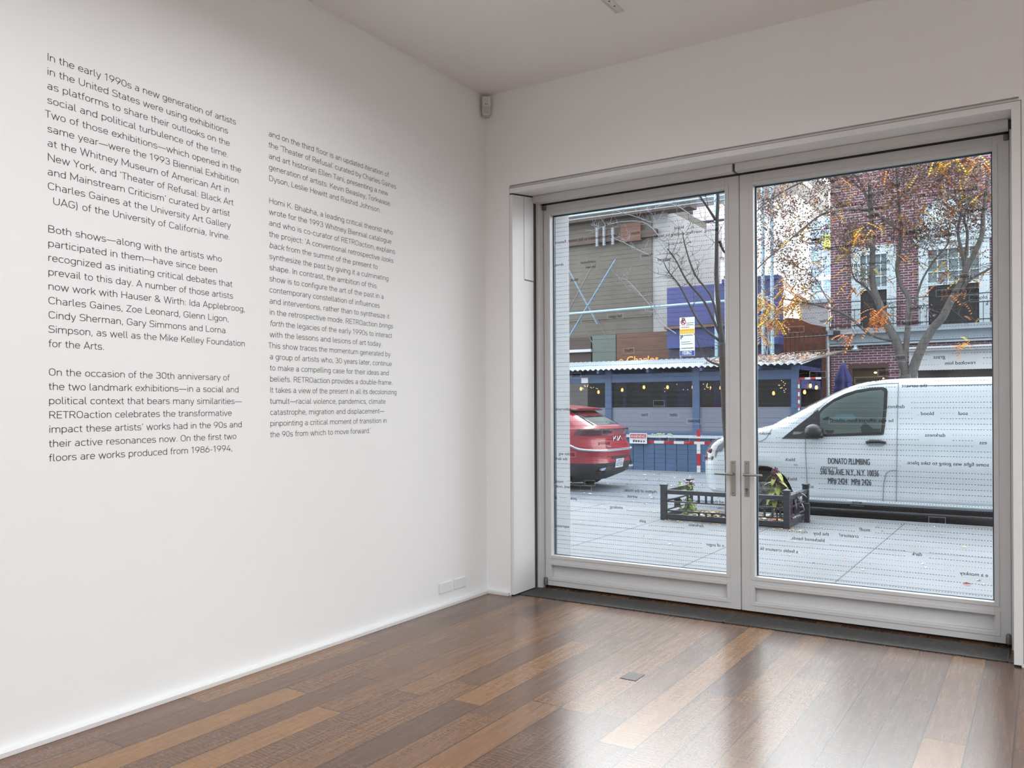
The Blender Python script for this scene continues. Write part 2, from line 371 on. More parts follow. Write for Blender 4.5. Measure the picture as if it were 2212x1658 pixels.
# ---- the two leaves
LINE_PITCH = 0.0330
LEAF = {}
def leaf(idx, x0, x1, gx0, gx1):
    gz0, gz1 = .252, 2.915
    d = thing('door_%d' % idx, None, None, ((x0+x1)/2, .43, 0), kind='structure')
    d['label'] = ('left' if idx == 1 else 'right') + ' leaf of the grey glazed double street door'
    f = MB(); Y0, Y1 = .40, .462
    f.box(x0, gx0, Y0, Y1, .016, 3.003).box(gx1, x1, Y0, Y1, .016, 3.003)
    f.box(gx0, gx1, Y0, Y1, gz1, 3.003).box(gx0, gx1, Y0, Y1, .175, gz0).box(gx0, gx1, Y0, Y1, .016, .082)
    f.build('leaf_frame', M_DOOR, d, bevel=.0015)
    MB().box(gx0, gx1, .436, Y1-.004, .08, .177).build('kick_panel', M_DOOR, d)
    bm = MB(); w = .026
    for a, e, zz0, zz1 in ((gx0, gx1, gz0, gz1), (gx0-.004, gx1+.004, .079, .178)):
        for (p, q, r, s) in ((a-w, a, zz0-w*.9, zz1+w*.9), (e, e+w, zz0-w*.9, zz1+w*.9), (a, e, zz1, zz1+w*.9), (a, e, zz0-w*.9, zz0)):
            bm.box(p, q, Y0-.004, Y0+.002, r, s)
    bm.build('glazing_bead', M_DOOR, d, bevel=.0015)
    sp_ = MB(); w = .009
    sp_.box(gx0, gx0+w, .449, .461, gz0, gz1).box(gx1-w, gx1, .449, .461, gz0, gz1).box(gx0, gx1, .449, .461, gz0, gz0+w*.5).box(gx0, gx1, .449, .461, gz1-w, gz1)
    sp_.build('spacer_bar', mat('spacer_blue', (52, 74, 92), rough=.5), d)
    g = MB().box(gx0, gx1, .444, .448, gz0, gz1).build('glass_pane', M_GLASS, d)
    LEAF[idx] = (d, g, gx0, gx1, gz0, gz1)
    # top and bottom pivots
    px_ = x0+.012 if idx == 1 else x1-.012
    MB().lathe([(0, 0), (.012, 0), (.016, .005), (.014, .055), (.010, .06), (0, .06)], (px_, .385, .018), 14).lathe([(0, 0), (.015, 0), (.015, .03), (0, .03)], (px_, .385, 2.955), 14).build('pivot', M_DARKSTEEL, d, smooth=2)
    # handle
    hx = 1.789 if idx == 1 else 1.884
    pl = MB().box(hx-.0155, hx+.0155, .392, .4, .797, 1.037)
    h = pl.build('back_plate', M_STEEL, d, bevel=.001)
    lv = MB(); dr = -1 if idx == 1 else 1; hz = .946
    lv.lathe([(0, -.03), (.011, -.03), (.011, .0), (0, .0)], (hx, .392, hz), 14, 'y')
    lv.tube([(hx-dr*.012, .352, hz), (hx+dr*.02, .352, hz), (hx+dr*.085, .352, hz), (hx+dr*.115, .353, hz)], [.0085, .0085, .0078, .007], 10)
    lv.build('lever', M_STEEL, h, smooth=2)
    sc = MB()
    for zz in (1.02, .815): sc.lathe([(0, -.0012), (.0035, -.0012), (.0045, 0)], (hx, .392, zz), 10, 'y')
    if idx == 2: sc.lathe([(0, -.006), (.009, -.006), (.009, 0)], (hx, .392, .845), 14, 'y').box(hx-.0035, hx+.0035, .385, .392, .826, .846)
    sc.build('screw', M_DARKSTEEL, h)
leaf(1, .285, 1.8365, .341, 1.738)
leaf(2, 1.8435, 3.4305, 1.935, 3.346)
# ---- words, frames round them and dashed lines, printed on the outside of the glass (read mirrored from indoors)
WORDS = {1: [  # text, centre px, flag (b boxed, n plain) 
 ('danced',1320.6,485.9,'b'),('music',1371.8,503.4,'b'),('her glance travelled to his corner, flatterin',1265.5,516.5,'b'),('blood',1467,492,'n'),('taunting, searching, exciting his heart.',1482,503.5,'b'),
 ('brown',1398,551.5,'b'),('colored',1434.6,560.3,'b'),('conductor',1270,566.2,'b'),('brown',1275.8,576.8,'b'),('driver,',1206.5,572.5,'n'),('black',1240,605,'b'),('fail again',1329,683.5,'b'),('Mud?',1358,757.4,'b'),
 ('thief,',1244,811,'b'),('grass',1423.2,870.4,'b'),('tabernacle',1215.5,883.8,'n'),('free',1392.3,896,'b'),('altar',1454.4,896,'b'),('brown',1498.7,909.4,'b'),('white',1312.5,932.7,'b'),('boy',1434.6,947.2,'b'),('master',1473.4,948.2,'b'),
 ('hustling',1304.2,957.3,'b'),('black',1531.6,989.5,'b'),('golden wig',1223.6,980.6,'b'),('the dark',1211.6,991.2,'n'),('music',1207.6,1040,'n'),('grass',1274.5,1042.7,'b'),('supple movement, evok',1237,1052.3,'b'),('rhythm of the music',1383.4,1060.7,'n'),
 ('d',1201.2,1074.8,'n'),('pink',1238.8,1077,'b'),('unrest',1365.8,1072.3,'n'),('smoking',1331.3,1095.9,'n'),('ed the incommunicable emotion',1501.7,1081.4,'n'),('pale',1387.8,1125.2,'n'),('arkness',1547.3,1110,'n'),('darkness',1503.5,1134.6,'n'),('expressio',1213,1136.4,'n'),('n of anger',1544.3,1177.2,'n')],
 2: [('smoked',2074.8,350,'n'),('black',2014.3,359.1,'n'),('outhouse',1789.4,392,'n'),('gun',1807.7,403.7,'n'),('smoked',1798.6,419.1,'n'),('hair',1934.8,400,'n'),('the cat',1893.4,420.9,'n'),('golden hair',2007.7,420.6,'b'),('Blue eyes',2086.3,410,'n'),('lack',2122,420.9,'b'),
 ('smoke rose slowly',1825.7,444.3,'n'),('well tanned skin',1872,453.4,'n'),('liberal',1884.3,466.6,'b'),('white',1792,462.3,'n'),('merican',2110.8,454.3,'n'),('B',1640.9,467.7,'n'),('A',1640.9,495.7,'n'),('comically',1880.8,511.4,'b'),('shuffling along',1990.5,499.1,'b'),('athletics',2041.4,508,'n'),
 ('best runners of mod',1792.3,534.8,'n'),('grim',1731.4,540.9,'n'),('blue eyes',1826.3,544.8,'b'),('blackened prayerbook',1870,570.6,'n'),('souls',1909.4,582,'n'),('grimy',1761.4,610,'n'),('politics',2080,598,'b'),('the dark avenger',2070,630,'b'),
 ('olored',2115.7,642.9,'b'),('k',2130.8,656.6,'b'),('chocolate',1932.3,654.3,'b'),('White',1980.8,666.3,'b'),('c',1641.4,660.6,'n'),('Blac',1647.1,673.7,'b'),('sadder',1784.9,693.4,'b'),('a gang',1720,710.9,'b'),('boy',1850.9,703.7,'b'),('muscatel',1971.4,697.7,'b'),('hair',1775.1,764.9,'n'),
 ('filthy',1942.9,773.4,'b'),('grass',2029.1,771.4,'b'),('revolted him',2073.7,784.3,'n'),('battles',1766.3,808.6,'b'),('the gang',1920,804.9,'b'),('repugnance',1876.6,820.6,'b'),('the servant',1975.1,833.4,'n'),('darkness',1933.4,878.6,'n'),('blood .',2000,893.7,'n'),('soul',2080.6,893.4,'n'),
 ('he was different from others.',1860.9,908.6,'b'),('weakn',1652.9,936.3,'n'),('darkness',2020,940.3,'n'),('ess',2123.7,956.6,'n'),('black',1706.3,992.9,'n'),('some fight was going to take place.',2045.2,1002,'n'),('servants',1791,1009.8,'n'),('black',1710.3,1034.6,'n'),('porters',1658.2,1048.2,'b'),
 ('scum',1746.8,1050.8,'n'),('wine',1851.4,1085,'n'),('angry',2024.1,1123.5,'b'),('mud?',1867.7,1144.4,'n'),('the boy',1773.9,1153.1,'n'),('creature?',1833.5,1157.4,'n'),('blackened hands,',1744.5,1164.9,'n'),('a feeble creature lik',1682,1188.3,'n'),('dark',1980.7,1197.1,'n'),('e a monkey',2103.6,1240.5,'n')]}
M_BOX = mat('film_edge_white', (225, 228, 235), rough=.4)
M_DASH = mat('dash_vinyl', (88, 90, 98), rough=.5)
GY = .4436
for idx in (1, 2):
    d, g, gx0, gx1, gz0, gz1 = LEAF[idx]
    meshes = text_mesh([(w[0], .0318, 'CENTER', 0.0) for w in WORDS[idx]])
    wm = MB(); bm = MB(); occ = []
    rs = random.Random(idx)
    for (body, px, py, fl), (vs, fs) in zip(WORDS[idx], meshes):
        c = P(px, py, y=GY)
        x0 = min(v[0] for v in vs); x1 = max(v[0] for v in vs); hw = (x1-x0)/2; mid = (x0+x1)/2
        cx = min(max(c.x, gx0+.012+hw), gx1-.012-hw); zc = c.z-.0075
        for dx_ in (-.00035, .00035): wm.add([(cx-(v[0]-mid)+dx_, GY-(.00004 if dx_ > 0 else 0), zc+v[1]) for v in vs], [tuple(reversed(f)) for f in fs])
        occ.append((cx-hw-.02, cx+hw+.02, c.z))
        t = .0011; a, e, lo, hi = cx-hw-.012, cx+hw+.012, zc-.0135, zc+.0275
        a = max(a, gx0+.003); e = min(e, gx1-.003)
        if fl == 'b':
            for q in ((a, e, lo, lo+t), (a, e, hi-t, hi), (a, a+t, lo, hi), (e-t, e, lo, hi)): bm.quad((q[0],GY,q[2]), (q[1],GY,q[2]), (q[1],GY,q[3]), (q[0],GY,q[3]))
        else:
            bm.quad((a,GY,lo), (e,GY,lo), (e,GY,lo+t*.8), (a,GY,lo+t*.8))
    dm = MB(); z = gz1-.035
    while z > gz0+.02:
        x = gx0+.02; strong = rs.random() > .2
        while x < gx1-.02:
            ln = .0086*(rs.uniform(.75, 1.15) if strong else .45)
            if not any(a-.006 < x+ln and x < e+.006 and abs(z-zc) < .03 for a, e, zc in occ) :
                dm.quad((x,GY,z), (x+ln,GY,z), (x+ln,GY,z+.0031), (x,GY,z+.0031))
            x += .0163
        z -= LINE_PITCH
    wm.build('lettering', M_WORDS, g); bm.build('word_outline', M_BOX, g); dm.build('dashed_line', M_DASH, g)

# ---- floor grates
M_GRATE = mat('grate_bronze', (88, 86, 84), rough=.5, metal=.4, noise=.2, nscale=30)
for k, (a, e) in enumerate(((.262, 1.822), (1.826, 3.425))):
    t = thing('floor_grate', 'dark metal floor grate below the left door leaf' if k == 0 else 'dark metal floor grate below the right door leaf', 'grate', ((a+e)/2, .2, 0))
    y0, y1 = .058, .328
    MB().box(a, e, y0, y0+.006, .0005, .006).box(a, e, y1-.006, y1, .0005, .006).box(a, a+.006, y0, y1, .0005, .006).box(e-.006, e, y0, y1, .0005, .006).build('rim', M_GRATE, t)
    s = MB(); y = y0+.012
    while y < y1-.01: s.box(a+.006, e-.006, y, y+.005, .0005, .0052); y += .0105
    s.build('grille', M_GRATE, t)
    MB().quad((a,y0,.0004),(e,y0,.0004),(e,y1,.0004),(a,y1,.0004)).build('well', M_GAP, t)
struct(MB().box(.276, 3.44, .412, .45, .0002, .0158), 'gap_light_stop', M_GAP)  # black filler added to stop light leaking under the leaves
struct(MB().box(.25, 3.45, .052, .057, .0002, .002), 'trim_9', M_GAP)
# ---- floor outlet cover set in the boards
t = thing('floor_outlet', 'small square outlet cover set in the oak floor', 'floor outlet', (1.775, -1.244, 0))
MB().box(1.732, 1.818, -1.302, -1.187, .0003, .0022).build('lid', mat('outlet_bronze', (84, 72, 64), rough=.5), t)
MB().box(1.729, 1.821, -1.305, -1.184, .0002, .0009).build('rim', mat('outlet_rim', (45, 38, 34), rough=.5), t)
# ---- wall plates near the corner
for k, (ya, yb) in enumerate(((-.595, -.458), (-.42, -.285))):
    t = thing('blank_wall_plate', ('left' if k == 0 else 'right')+' of two white blank plates low on the text wall near the corner', 'wall plate', (0, (ya+yb)/2, .136), group='blank plates by the corner')
    MB().box(.0005, .009, ya, yb, .1, .171).build('plate', M_WHITE, t, bevel=.002)
# ---- motion detector in the corner
t = thing('motion_detector', 'small white motion detector high in the corner of the room', 'detector', (.05, -.05, 3.69))
q = MB(); a = math.radians(45)
def rot45(x, y, z): return (.012+x*math.cos(-a)-y*math.sin(-a) , -.012+x*math.sin(-a)+y*math.cos(-a), z)
prof = [(-.032, 3.628), (-.034, 3.76), (.034, 3.76), (.032, 3.628), (.022, 3.617), (-.022, 3.617)]
vs = []
for yy, zz in prof: vs.append((yy, zz))
# front faces the room along (+x,-y)
n = len(prof); pts = [];
for dd in (.03, .085):
    for yy, zz in prof: pts.append((.707*dd+.707*yy, -.707*dd+.707*yy, zz))
q.add(pts, [tuple(range(n)), tuple(range(2*n-1, n-1, -1))]+[(i, n+i, n+(i+1) % n, (i+1) % n) for i in range(n)])
M_DET = mat('detector_plastic', (215, 214, 210), rough=.5)
q.build('housing', M_DET, t, bevel=.005)
w = MB(); pts = []
for dd in (.0855, .09):
    for yy, zz in ((-.024, 3.63), (-.027, 3.685), (.027, 3.685), (.024, 3.63)): pts.append((.707*dd+.707*yy, -.707*dd+.707*yy, zz))
w.add(pts, [(3,2,1,0), (4,5,6,7), (0,1,5,4), (1,2,6,5), (2,3,7,6), (3,0,4,7)]).build('lens', mat('detector_lens', (196, 195, 190), rough=.3), t, bevel=.002)
w = MB()
for yy in (-.008, .004): w.ell((.707*.086+.707*yy, -.707*.086+.707*yy, 3.7), .004, .004, .003, 8, 6)
w.build('indicator', mat('indicator_dark', (70, 70, 70)), t)
# ================================================================== WALL TEXT (single-stroke engineering face drawn here)
GL = {
'a': (5.0, '1,4.45 1.5,4.75,.5 3.95,4.75,1.4 3.95,0;3.95,2.75 .7,2.75,1.15 .7,.3,1.15 3.95,.3,1.6 3.95,1.7'),
'b': (5.2, '.85,7.1 .85,0;.85,3.2 .85,4.75,1.6 4.5,4.75,1.75 4.5,.3,1.75 .85,.3,1.6 .85,1.9'),
'c': (4.7, '4.2,4.2 3.7,4.75,.7 .7,4.75,1.75 .7,.3,1.75 3.7,.3,.7 4.2,.85'),
'd': (5.2, '4.35,7.1 4.35,0;4.35,3.2 4.35,4.75,1.6 .7,4.75,1.75 .7,.3,1.75 4.35,.3,1.6 4.35,1.9'),
'e': (5.0, '.7,2.55 4.3,2.55 4.3,4.75,1.75 .7,4.75,1.75 .7,.3,1.75 3.7,.3,.8 4.15,.95'),
'f': (3.0, '1.3,0 1.3,7,1.2 2.8,7;.3,4.75 2.7,4.75'),
'g': (5.2, '4.35,4.9 4.35,-1.8,1.6 1.5,-1.8,.6 .95,-1.3;4.35,3.2 4.35,4.75,1.6 .7,4.75,1.75 .7,.3,1.75 4.35,.3,1.6 4.35,1.9'),
'h': (5.15, '.85,7.1 .85,0;.85,3 .85,4.75,1.6 4.25,4.75,1.6 4.25,0'),
'i': (1.9, '.95,4.95 .95,0;.95,6.25 .95,7'),
'j': (2.0, '1,4.95 1,-1.8,.9 0,-1.8;1,6.25 1,7'),
'k': (4.7, '.85,7.1 .85,0;4.2,4.95 .85,1.7;2.2,3 4.4,0'),
'l': (2.35, '.85,7.1 .85,.3,.9 2.05,.3'),
'm': (8.0, '.85,4.95 .85,0;.85,3 .85,4.75,1.4 4,4.75,1.4 4,0;4,3 4,4.75,1.4 7.15,4.75,1.4 7.15,0'),
'n': (5.1, '.85,4.95 .85,0;.85,3 .85,4.75,1.6 4.25,4.75,1.6 4.25,0'),
'o': (5.0, '.7,4.75,1.75 4.3,4.75,1.75 4.3,.3,1.75 .7,.3,1.75 z'),
'p': (5.2, '.85,4.95 .85,-1.9;.85,3.2 .85,4.75,1.6 4.5,4.75,1.75 4.5,.3,1.75 .85,.3,1.6 .85,1.9'),
'q': (5.2, '4.35,4.95 4.35,-1.9;4.35,3.2 4.35,4.75,1.6 .7,4.75,1.75 .7,.3,1.75 4.35,.3,1.6 4.35,1.9'),
'r': (3.2, '.85,4.95 .85,0;.85,2.9 .85,4.75,1.4 3.1,4.7'),
's': (4.5, '3.75,4.3 3.2,4.75,.5 .75,4.75,1 .75,2.6,.95 3.85,2.5,.95 3.85,.3,1 1.1,.3,.5 .5,.85'),
't': (3.0, '1.2,6.4 1.2,.3,1 2.7,.3;.3,4.75 2.6,4.75'),
'u': (5.1, '.8,4.95 .8,.3,1.6 4.2,.3,1.6 4.2,2;4.2,4.95 4.2,0'),
'v': (4.6, '.4,4.95 2.3,.1 4.2,4.95'),
'w': (7.0, '.4,4.95 2,.1 3.5,4.8 5,.1 6.6,4.95'),
'x': (4.5, '.4,4.95 4.1,0;4.1,4.95 .4,0'),
'y': (4.6, '.4,4.95 2.3,.2;4.2,4.95 1.9,-1.8,.6 .9,-1.8'),
'z': (4.4, '.6,4.7 3.8,4.7 .6,.3 3.9,.3'),
'A': (6.0, '.4,0 3,6.95 5.6,0;1.2,2.1 4.8,2.1'),
'B': (6.0, '.9,6.7 4.9,6.7,1.5 4.9,3.6,1.5 .9,3.6;.9,3.6 5.2,3.6,1.6 5.2,.3,1.6 .9,.3;.9,6.95 .9,0'),
'C': (6.0, '5.3,5.5 5.1,6.7,1.5 .8,6.7,2.2 .8,.3,2.2 5.1,.3,1.5 5.3,1.5'),
'D': (6.2, '.9,6.7 5.4,6.7,2.2 5.4,.3,2.2 .9,.3;.9,6.95 .9,0'),
'E': (5.3, '4.8,6.7 .9,6.7 .9,.3 4.8,.3;.9,3.6 4.4,3.6'),
'F': (5.0, '4.7,6.7 .9,6.7 .9,0;.9,3.5 4.3,3.5'),
'G': (6.2, '5.3,5.5 5.1,6.7,1.5 .8,6.7,2.2 .8,.3,2.2 5.35,.3,1.8 5.35,3.3 3.3,3.3'),
'H': (6.4, '.9,7 .9,0;5.5,7 5.5,0;.9,3.6 5.5,3.6'),
'I': (2.1, '1.05,7 1.05,0'),
'J': (5.0, '4,7 4,.3,1.7 .8,.3,.6 .4,1.2'),
'K': (5.9, '.9,7 .9,0;5.2,7 .9,2.5;2.5,4.1 5.5,0'),
'L': (5.0, '.9,7 .9,.3 4.7,.3'),
'M': (7.5, '.9,0 .9,6.9 3.75,1.6 6.6,6.9 6.6,0'),
'N': (6.6, '.9,0 .9,6.9 5.7,.1 5.7,7'),
'O': (6.2, '.8,6.7,2.2 5.4,6.7,2.2 5.4,.3,2.2 .8,.3,2.2 z'),
'P': (5.8, '.9,0 .9,6.7 5.1,6.7,1.7 5.1,3.1,1.7 .9,3.1'),
'R': (6.0, '.9,0 .9,6.7 5.1,6.7,1.7 5.1,3.3,1.7 .9,3.3;3.3,3.3 5.4,0'),
'S': (5.6, '5,5.9 4.5,6.7,.9 .8,6.7,1.5 .8,3.7,1.5 5,3.5,1.5 5,.3,1.5 .9,.3,.9 .5,1.2'),
'T': (5.0, '.3,6.7 4.8,6.7;2.55,6.7 2.55,0'),
'U': (6.3, '.9,7 .9,.3,2.2 5.4,.3,2.2 5.4,7'),
'W': (8.4, '.4,7 2.3,.1 4.2,6.8 6.1,.1 8,7'),
'Y': (5.2, '.3,7 2.6,3.3 4.9,7;2.6,3.3 2.6,0'),
'Z': (5.2, '.7,6.7 4.6,6.7 .6,.3 4.7,.3'),
'0': (5.6, '.8,6.7,2 4.8,6.7,2 4.8,.3,2 .8,.3,2 z'),
'1': (4.3, '.7,5.5 2.5,6.9 2.5,0'),
'3': (5.6, '.8,6 1.2,6.7,.5 4.6,6.7,1.4 4.6,3.7,1.4 2.3,3.7;2.3,3.7 4.9,3.7,1.5 4.9,.3,1.6 1,.3,.8 .6,1.2'),
'4': (5.6, '3.4,6.95 .6,1.8 5.1,1.8;3.9,3.8 3.9,0'),
'6': (5.6, '3.5,6.95 .9,3.4,.6 .8,2.2;.8,4.2,1.7 4.8,4.2,1.7 4.8,.3,1.7 .8,.3,1.7 z'),
'8': (5.6, '1,6.7,1.5 4.6,6.7,1.5 4.6,3.7,1.4 1,3.7,1.4 z;.7,3.7,1.5 4.9,3.7,1.5 4.9,.3,1.6 .7,.3,1.6 z'),
'9': (5.6, '2.1,.05 4.7,3.6,.6 4.8,4.8;.8,6.7,1.7 4.8,6.7,1.7 4.8,2.8,1.7 .8,2.8,1.7 z'),
'.': (2.0, '1,0 1,.8'), ',': (2.0, '1.1,.8 .7,-1'), ':': (2.0, '1,0 1,.8;1,4 1,4.8'),
'\u2019': (1.8, '1.1,7 .8,5.4'), '\u2018': (1.8, '.8,7 1.1,5.4'), '-': (3.2, '.5,2.6 2.7,2.6'), '\u2014': (8.6, '.3,2.6 8.3,2.6'),
')': (2.8, '.6,7.3 2,3,3.5 .6,-1.3'), '&': (6.6, '6,0 1.4,5,.6 1.4,6.7,1 4,6.7,1 4,4.4,1 .8,2.6,1.1 .8,.3,1.5 4.6,.3,1.5 5.4,3'), ' ': (2.6, ''),
}
def glyph_lines(spec):
    out = []
    for st in spec.split(';'):
        if not st: continue
        tk = st.split(); closed = tk[-1] == 'z'
        if closed: tk = tk[:-1]
        pts = [tuple(float(q) for q in t.split(',')) for t in tk]
        n = len(pts); res = []
        for i, p in enumerate(pts):
            v = np.array(p[:2]); r = p[2] if len(p) > 2 else 0
            if r and (closed or 0 < i < n-1):
                a = np.array(pts[i-1][:2])-v; c = np.array(pts[(i+1) % n][:2])-v
                la, lc = np.linalg.norm(a), np.linalg.norm(c)
                ra = min(r, la*.5 if len(pts[i-1]) > 2 else la); rc = min(r, lc*.5 if len(pts[(i+1) % n]) > 2 else lc)
                A = v+a/la*ra; C_ = v+c/lc*rc; k = .448
                B1 = v+a/la*ra*k; B2 = v+c/lc*rc*k
                for s in (0, .2, .4, .6, .8, 1): res.append(A*(1-s)**3+3*B1*s*(1-s)**2+3*B2*s*s*(1-s)+C_*s**3)
            else: res.append(v)
        out.append((res, closed))
    return out
GLC = {k: (w, glyph_lines(s)) for k, (w, s) in GL.items()}
def stroke_text(s, hw=.31, italic=()):
    """ribbon mesh of a line of text in glyph units; returns verts2d, faces, width"""
    V = []; F = []; x = 0
    for ci, ch in enumerate(s):
        w, lines = GLC[ch]; sl = .2 if any(a <= ci < b for a, b in italic) else 0
        for pts, closed in lines:
            q = [pts[0]]
            for p in pts[1:]:
                if np.linalg.norm(p-q[-1]) > 1e-3: q.append(p)
            if closed and np.linalg.norm(q[0]-q[-1]) < 1e-3: q.pop()
            n = len(q); base = len(V)
            for i in range(n):
                if closed: d0 = q[i]-q[i-1]; d1 = q[(i+1) % n]-q[i]
                else: d0 = q[i]-q[i-1] if i else q[1]-q[0]; d1 = q[i+1]-q[i] if i < n-1 else d0
                d0 = d0/np.linalg.norm(d0); d1 = d1/np.linalg.norm(d1)
                n0 = np.array([-d0[1], d0[0]]); n1 = np.array([-d1[1], d1[0]]); m_ = n0+n1
                L = m_.dot(m_); m_ = n0 if L < .2 else m_*(2/L)
                for sg in (1, -1):
                    v = q[i]+m_*hw*sg; V.append((x+v[0]+sl*v[1], v[1]))
            for i in range(n if closed else n-1):
                a = base+2*i; b_ = base+2*((i+1) % n); F.append((a, a+1, b_+1, b_))
        x += w
    return V, F, x
TEXT1 = [('In the early 1990s a new generation of artists',513),('in the United States were using exhibitions',496),('as platforms to share their outlooks on the',499.7),('social and political turbulence of the time.',496),('Two of those exhibitions\u2014which opened in the',523.8),('same year\u2014were the 1993 Biennial Exhibition',518.3),('at the Whitney Museum of American Art in',498.6),('New York, and \u2018Theater of Refusal: Black Art',507),('and Mainstream Criticism\u2019 curated by artist',499),('Charles Gaines at the University Art Gallery',500.5),('UAG) of the University of California, Irvine.',499),None,
('Both shows\u2014along with the artists who',481),('participated in them\u2014have since been',471),('recognized as initiating critical debates that',503.6),('prevail to this day. A number of those artists',504.9),('now work with Hauser & Wirth: Ida Applebroog,',530.7),('Charles Gaines, Zoe Leonard, Glenn Ligon,',495.6),('Cindy Sherman, Gary Simmons and Lorna',488.6),('Simpson, as well as the Mike Kelley Foundation',530.3),('for the Arts.',226.5),None,
('On the occasion of the 30th anniversary of',496.6),('the two landmark exhibitions\u2014in a social and',516.2),('political context that bears many similarities\u2014',522.7),('RETROaction celebrates the transformative',501),('impact these artists\u2019 works had in the 90s and',522.7),('their active resonances now. On the first two',510.7),('floors are works produced from 1986-1994,',502)]
TEXT2 = [('and on the third floor is an updated iteration of',842.6),('the \u2018Theater of Refusal\u2019 curated by Charles Gaines',858.4),('and art historian Ellen Tani, presenting a new',840.6),('generation of artists: Kevin Beasley, Torkwase',845),('Dyson, Leslie Hewitt and Rashid Johnson.',824.6),None,
('Homi K. Bhabha, a leading critical theorist who',850.8),('wrote for the 1993 Whitney Biennial catalogue',847.5),('and who is co-curator of RETROaction, explains',855.3),('the project: \u2018A conventional retrospective looks',851.2),('back from the summit of the present to',817.4),('synthesize the past by giving it a culminating',840.6),('shape. In contrast, the ambition of this',815),('show is to configure the art of the past in a',830),('contemporary constellation of influences',821.5),('and interventions, rather than to synthesize it',842.5),('in the retrospective mode. RETROaction brings',849.4),('forth the legacies of the early 1990s to interact',847.9),('with the lessons and lesions of art today.',826.2),('This show traces the momentum generated by',843.8),('a group of artists who, 30 years later, continue',847),('to make a compelling case for their ideas and',840.3),('beliefs. RETROaction provides a double-frame.',848.3),('It takes a view of the present in all its decolonizing',856.8),('tumult\u2014racial violence, pandemics, climate',833),('catastrophe, migration and displacement\u2014',830.5),('pinpointing a critical moment of transition in',835.4),('the 90s from which to move forward.\u2019',801.7)]
M_INK = mat('wall_vinyl', (62, 60, 60), rough=.6)
def text_column(lines, x0px, z0, pitch, label, y0):
    root = thing('wall_text', label, 'wall text', (0, y0, z0-pitch*14))
    para = MB(); k = .0312/7.0
    def flush():
        nonlocal para
        if para.v: para.build('paragraph_lettering', M_INK, root)
        para = MB()
    for i, ln in enumerate(lines):
        if ln is None: flush(); continue
        s, xe = ln; z = z0-pitch*i
        ital = []
        for w in ('looks', 'back ', 'brings', 'forth '):
            if x0px > 300 and w in s and i in (9, 10, 16, 17): j = s.index(w); ital.append((j, j+len(w)))
        V, F, wd = stroke_text(s, italic=ital)
        y_s = y0
        if s.startswith('T'): y_s -= .010
        if s.startswith('UAG'): y_s += .022
        yl = P(xe, CY, x=0).y; sc = (yl-y_s)/wd
        para.add([(.0006, y_s+v[0]*sc, z+v[1]*k) for v in V], F)
    flush()
text_column(TEXT1, 104.5, 2.9165, .06157, 'left column of grey vinyl exhibition text on the white wall', P(104.6, CY, x=0).y)
text_column(TEXT2, 582.7, 2.9175, .06157, 'right column of grey vinyl exhibition text on the white wall', P(582.9, CY, x=0).y)
# ================================================================== STREET
OUTK = 0.36      # street base colours darkened to offset the extra-bright sky
ST, SW = -0.20, -0.08      # roadway and pavement heights
KERB = 6.45
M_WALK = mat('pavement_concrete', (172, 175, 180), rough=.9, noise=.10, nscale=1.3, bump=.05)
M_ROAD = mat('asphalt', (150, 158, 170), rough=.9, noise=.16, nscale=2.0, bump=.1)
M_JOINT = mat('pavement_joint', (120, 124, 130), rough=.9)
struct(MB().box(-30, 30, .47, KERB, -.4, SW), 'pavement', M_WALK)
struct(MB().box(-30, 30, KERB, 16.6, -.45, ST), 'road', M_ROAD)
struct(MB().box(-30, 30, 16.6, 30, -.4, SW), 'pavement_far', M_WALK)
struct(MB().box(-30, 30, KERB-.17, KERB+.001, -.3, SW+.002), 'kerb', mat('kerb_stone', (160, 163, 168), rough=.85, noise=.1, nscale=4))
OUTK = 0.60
j = MB(); js = MB()
for x in (-5, -3.6, -2.1, -.67, .75, 2.1, 3.5, 5):
    j.box(x-.006, x+.006, .72, KERB-.17, SW, SW+.0012)
for y in (2.25, 4.05): j.box(-9, 9, y-.006, y+.006, SW, SW+.0012)
struct(j, 'pavement_line', M_JOINT)
# ---- tree pit with its iron guard
struct(MB().box(-.58, .9, 5.08, 6.1, SW, SW+.02), 'pavement_soil', mat('pit_soil', (92, 84, 78), rough=1, noise=.3, nscale=18, bump=.4))
M_IRON = mat('guard_iron', (58, 62, 70), rough=.5, noise=.15, nscale=9)
gd = thing('tree_guard', 'low dark iron guard railing round the street tree pit', 'tree guard', (.16, 5.5, SW))
gx0, gx1, gy0, gy1 = -.63, .955, 5.04, 5.98
for (x, y) in ((gx0, gy0), (gx1, gy0), (gx0, gy1), (gx1, gy1)):
    b = MB().box(x-.036, x+.036, y-.036, y+.036, SW, .375).box(x-.043, x+.043, y-.043, y+.043, .37, .385)
    b.add([(x-.043,y-.043,.385),(x+.043,y-.043,.385),(x+.043,y+.043,.385),(x-.043,y+.043,.385),(x,y,.405)], [(0,1,4),(1,2,4),(2,3,4),(3,0,4)])
    b.build('post', M_IRON, gd)
rows = [(.262, .315, .028), (.155, .172, .012), (.035, .052, .012), (-.06, .0, .022)]
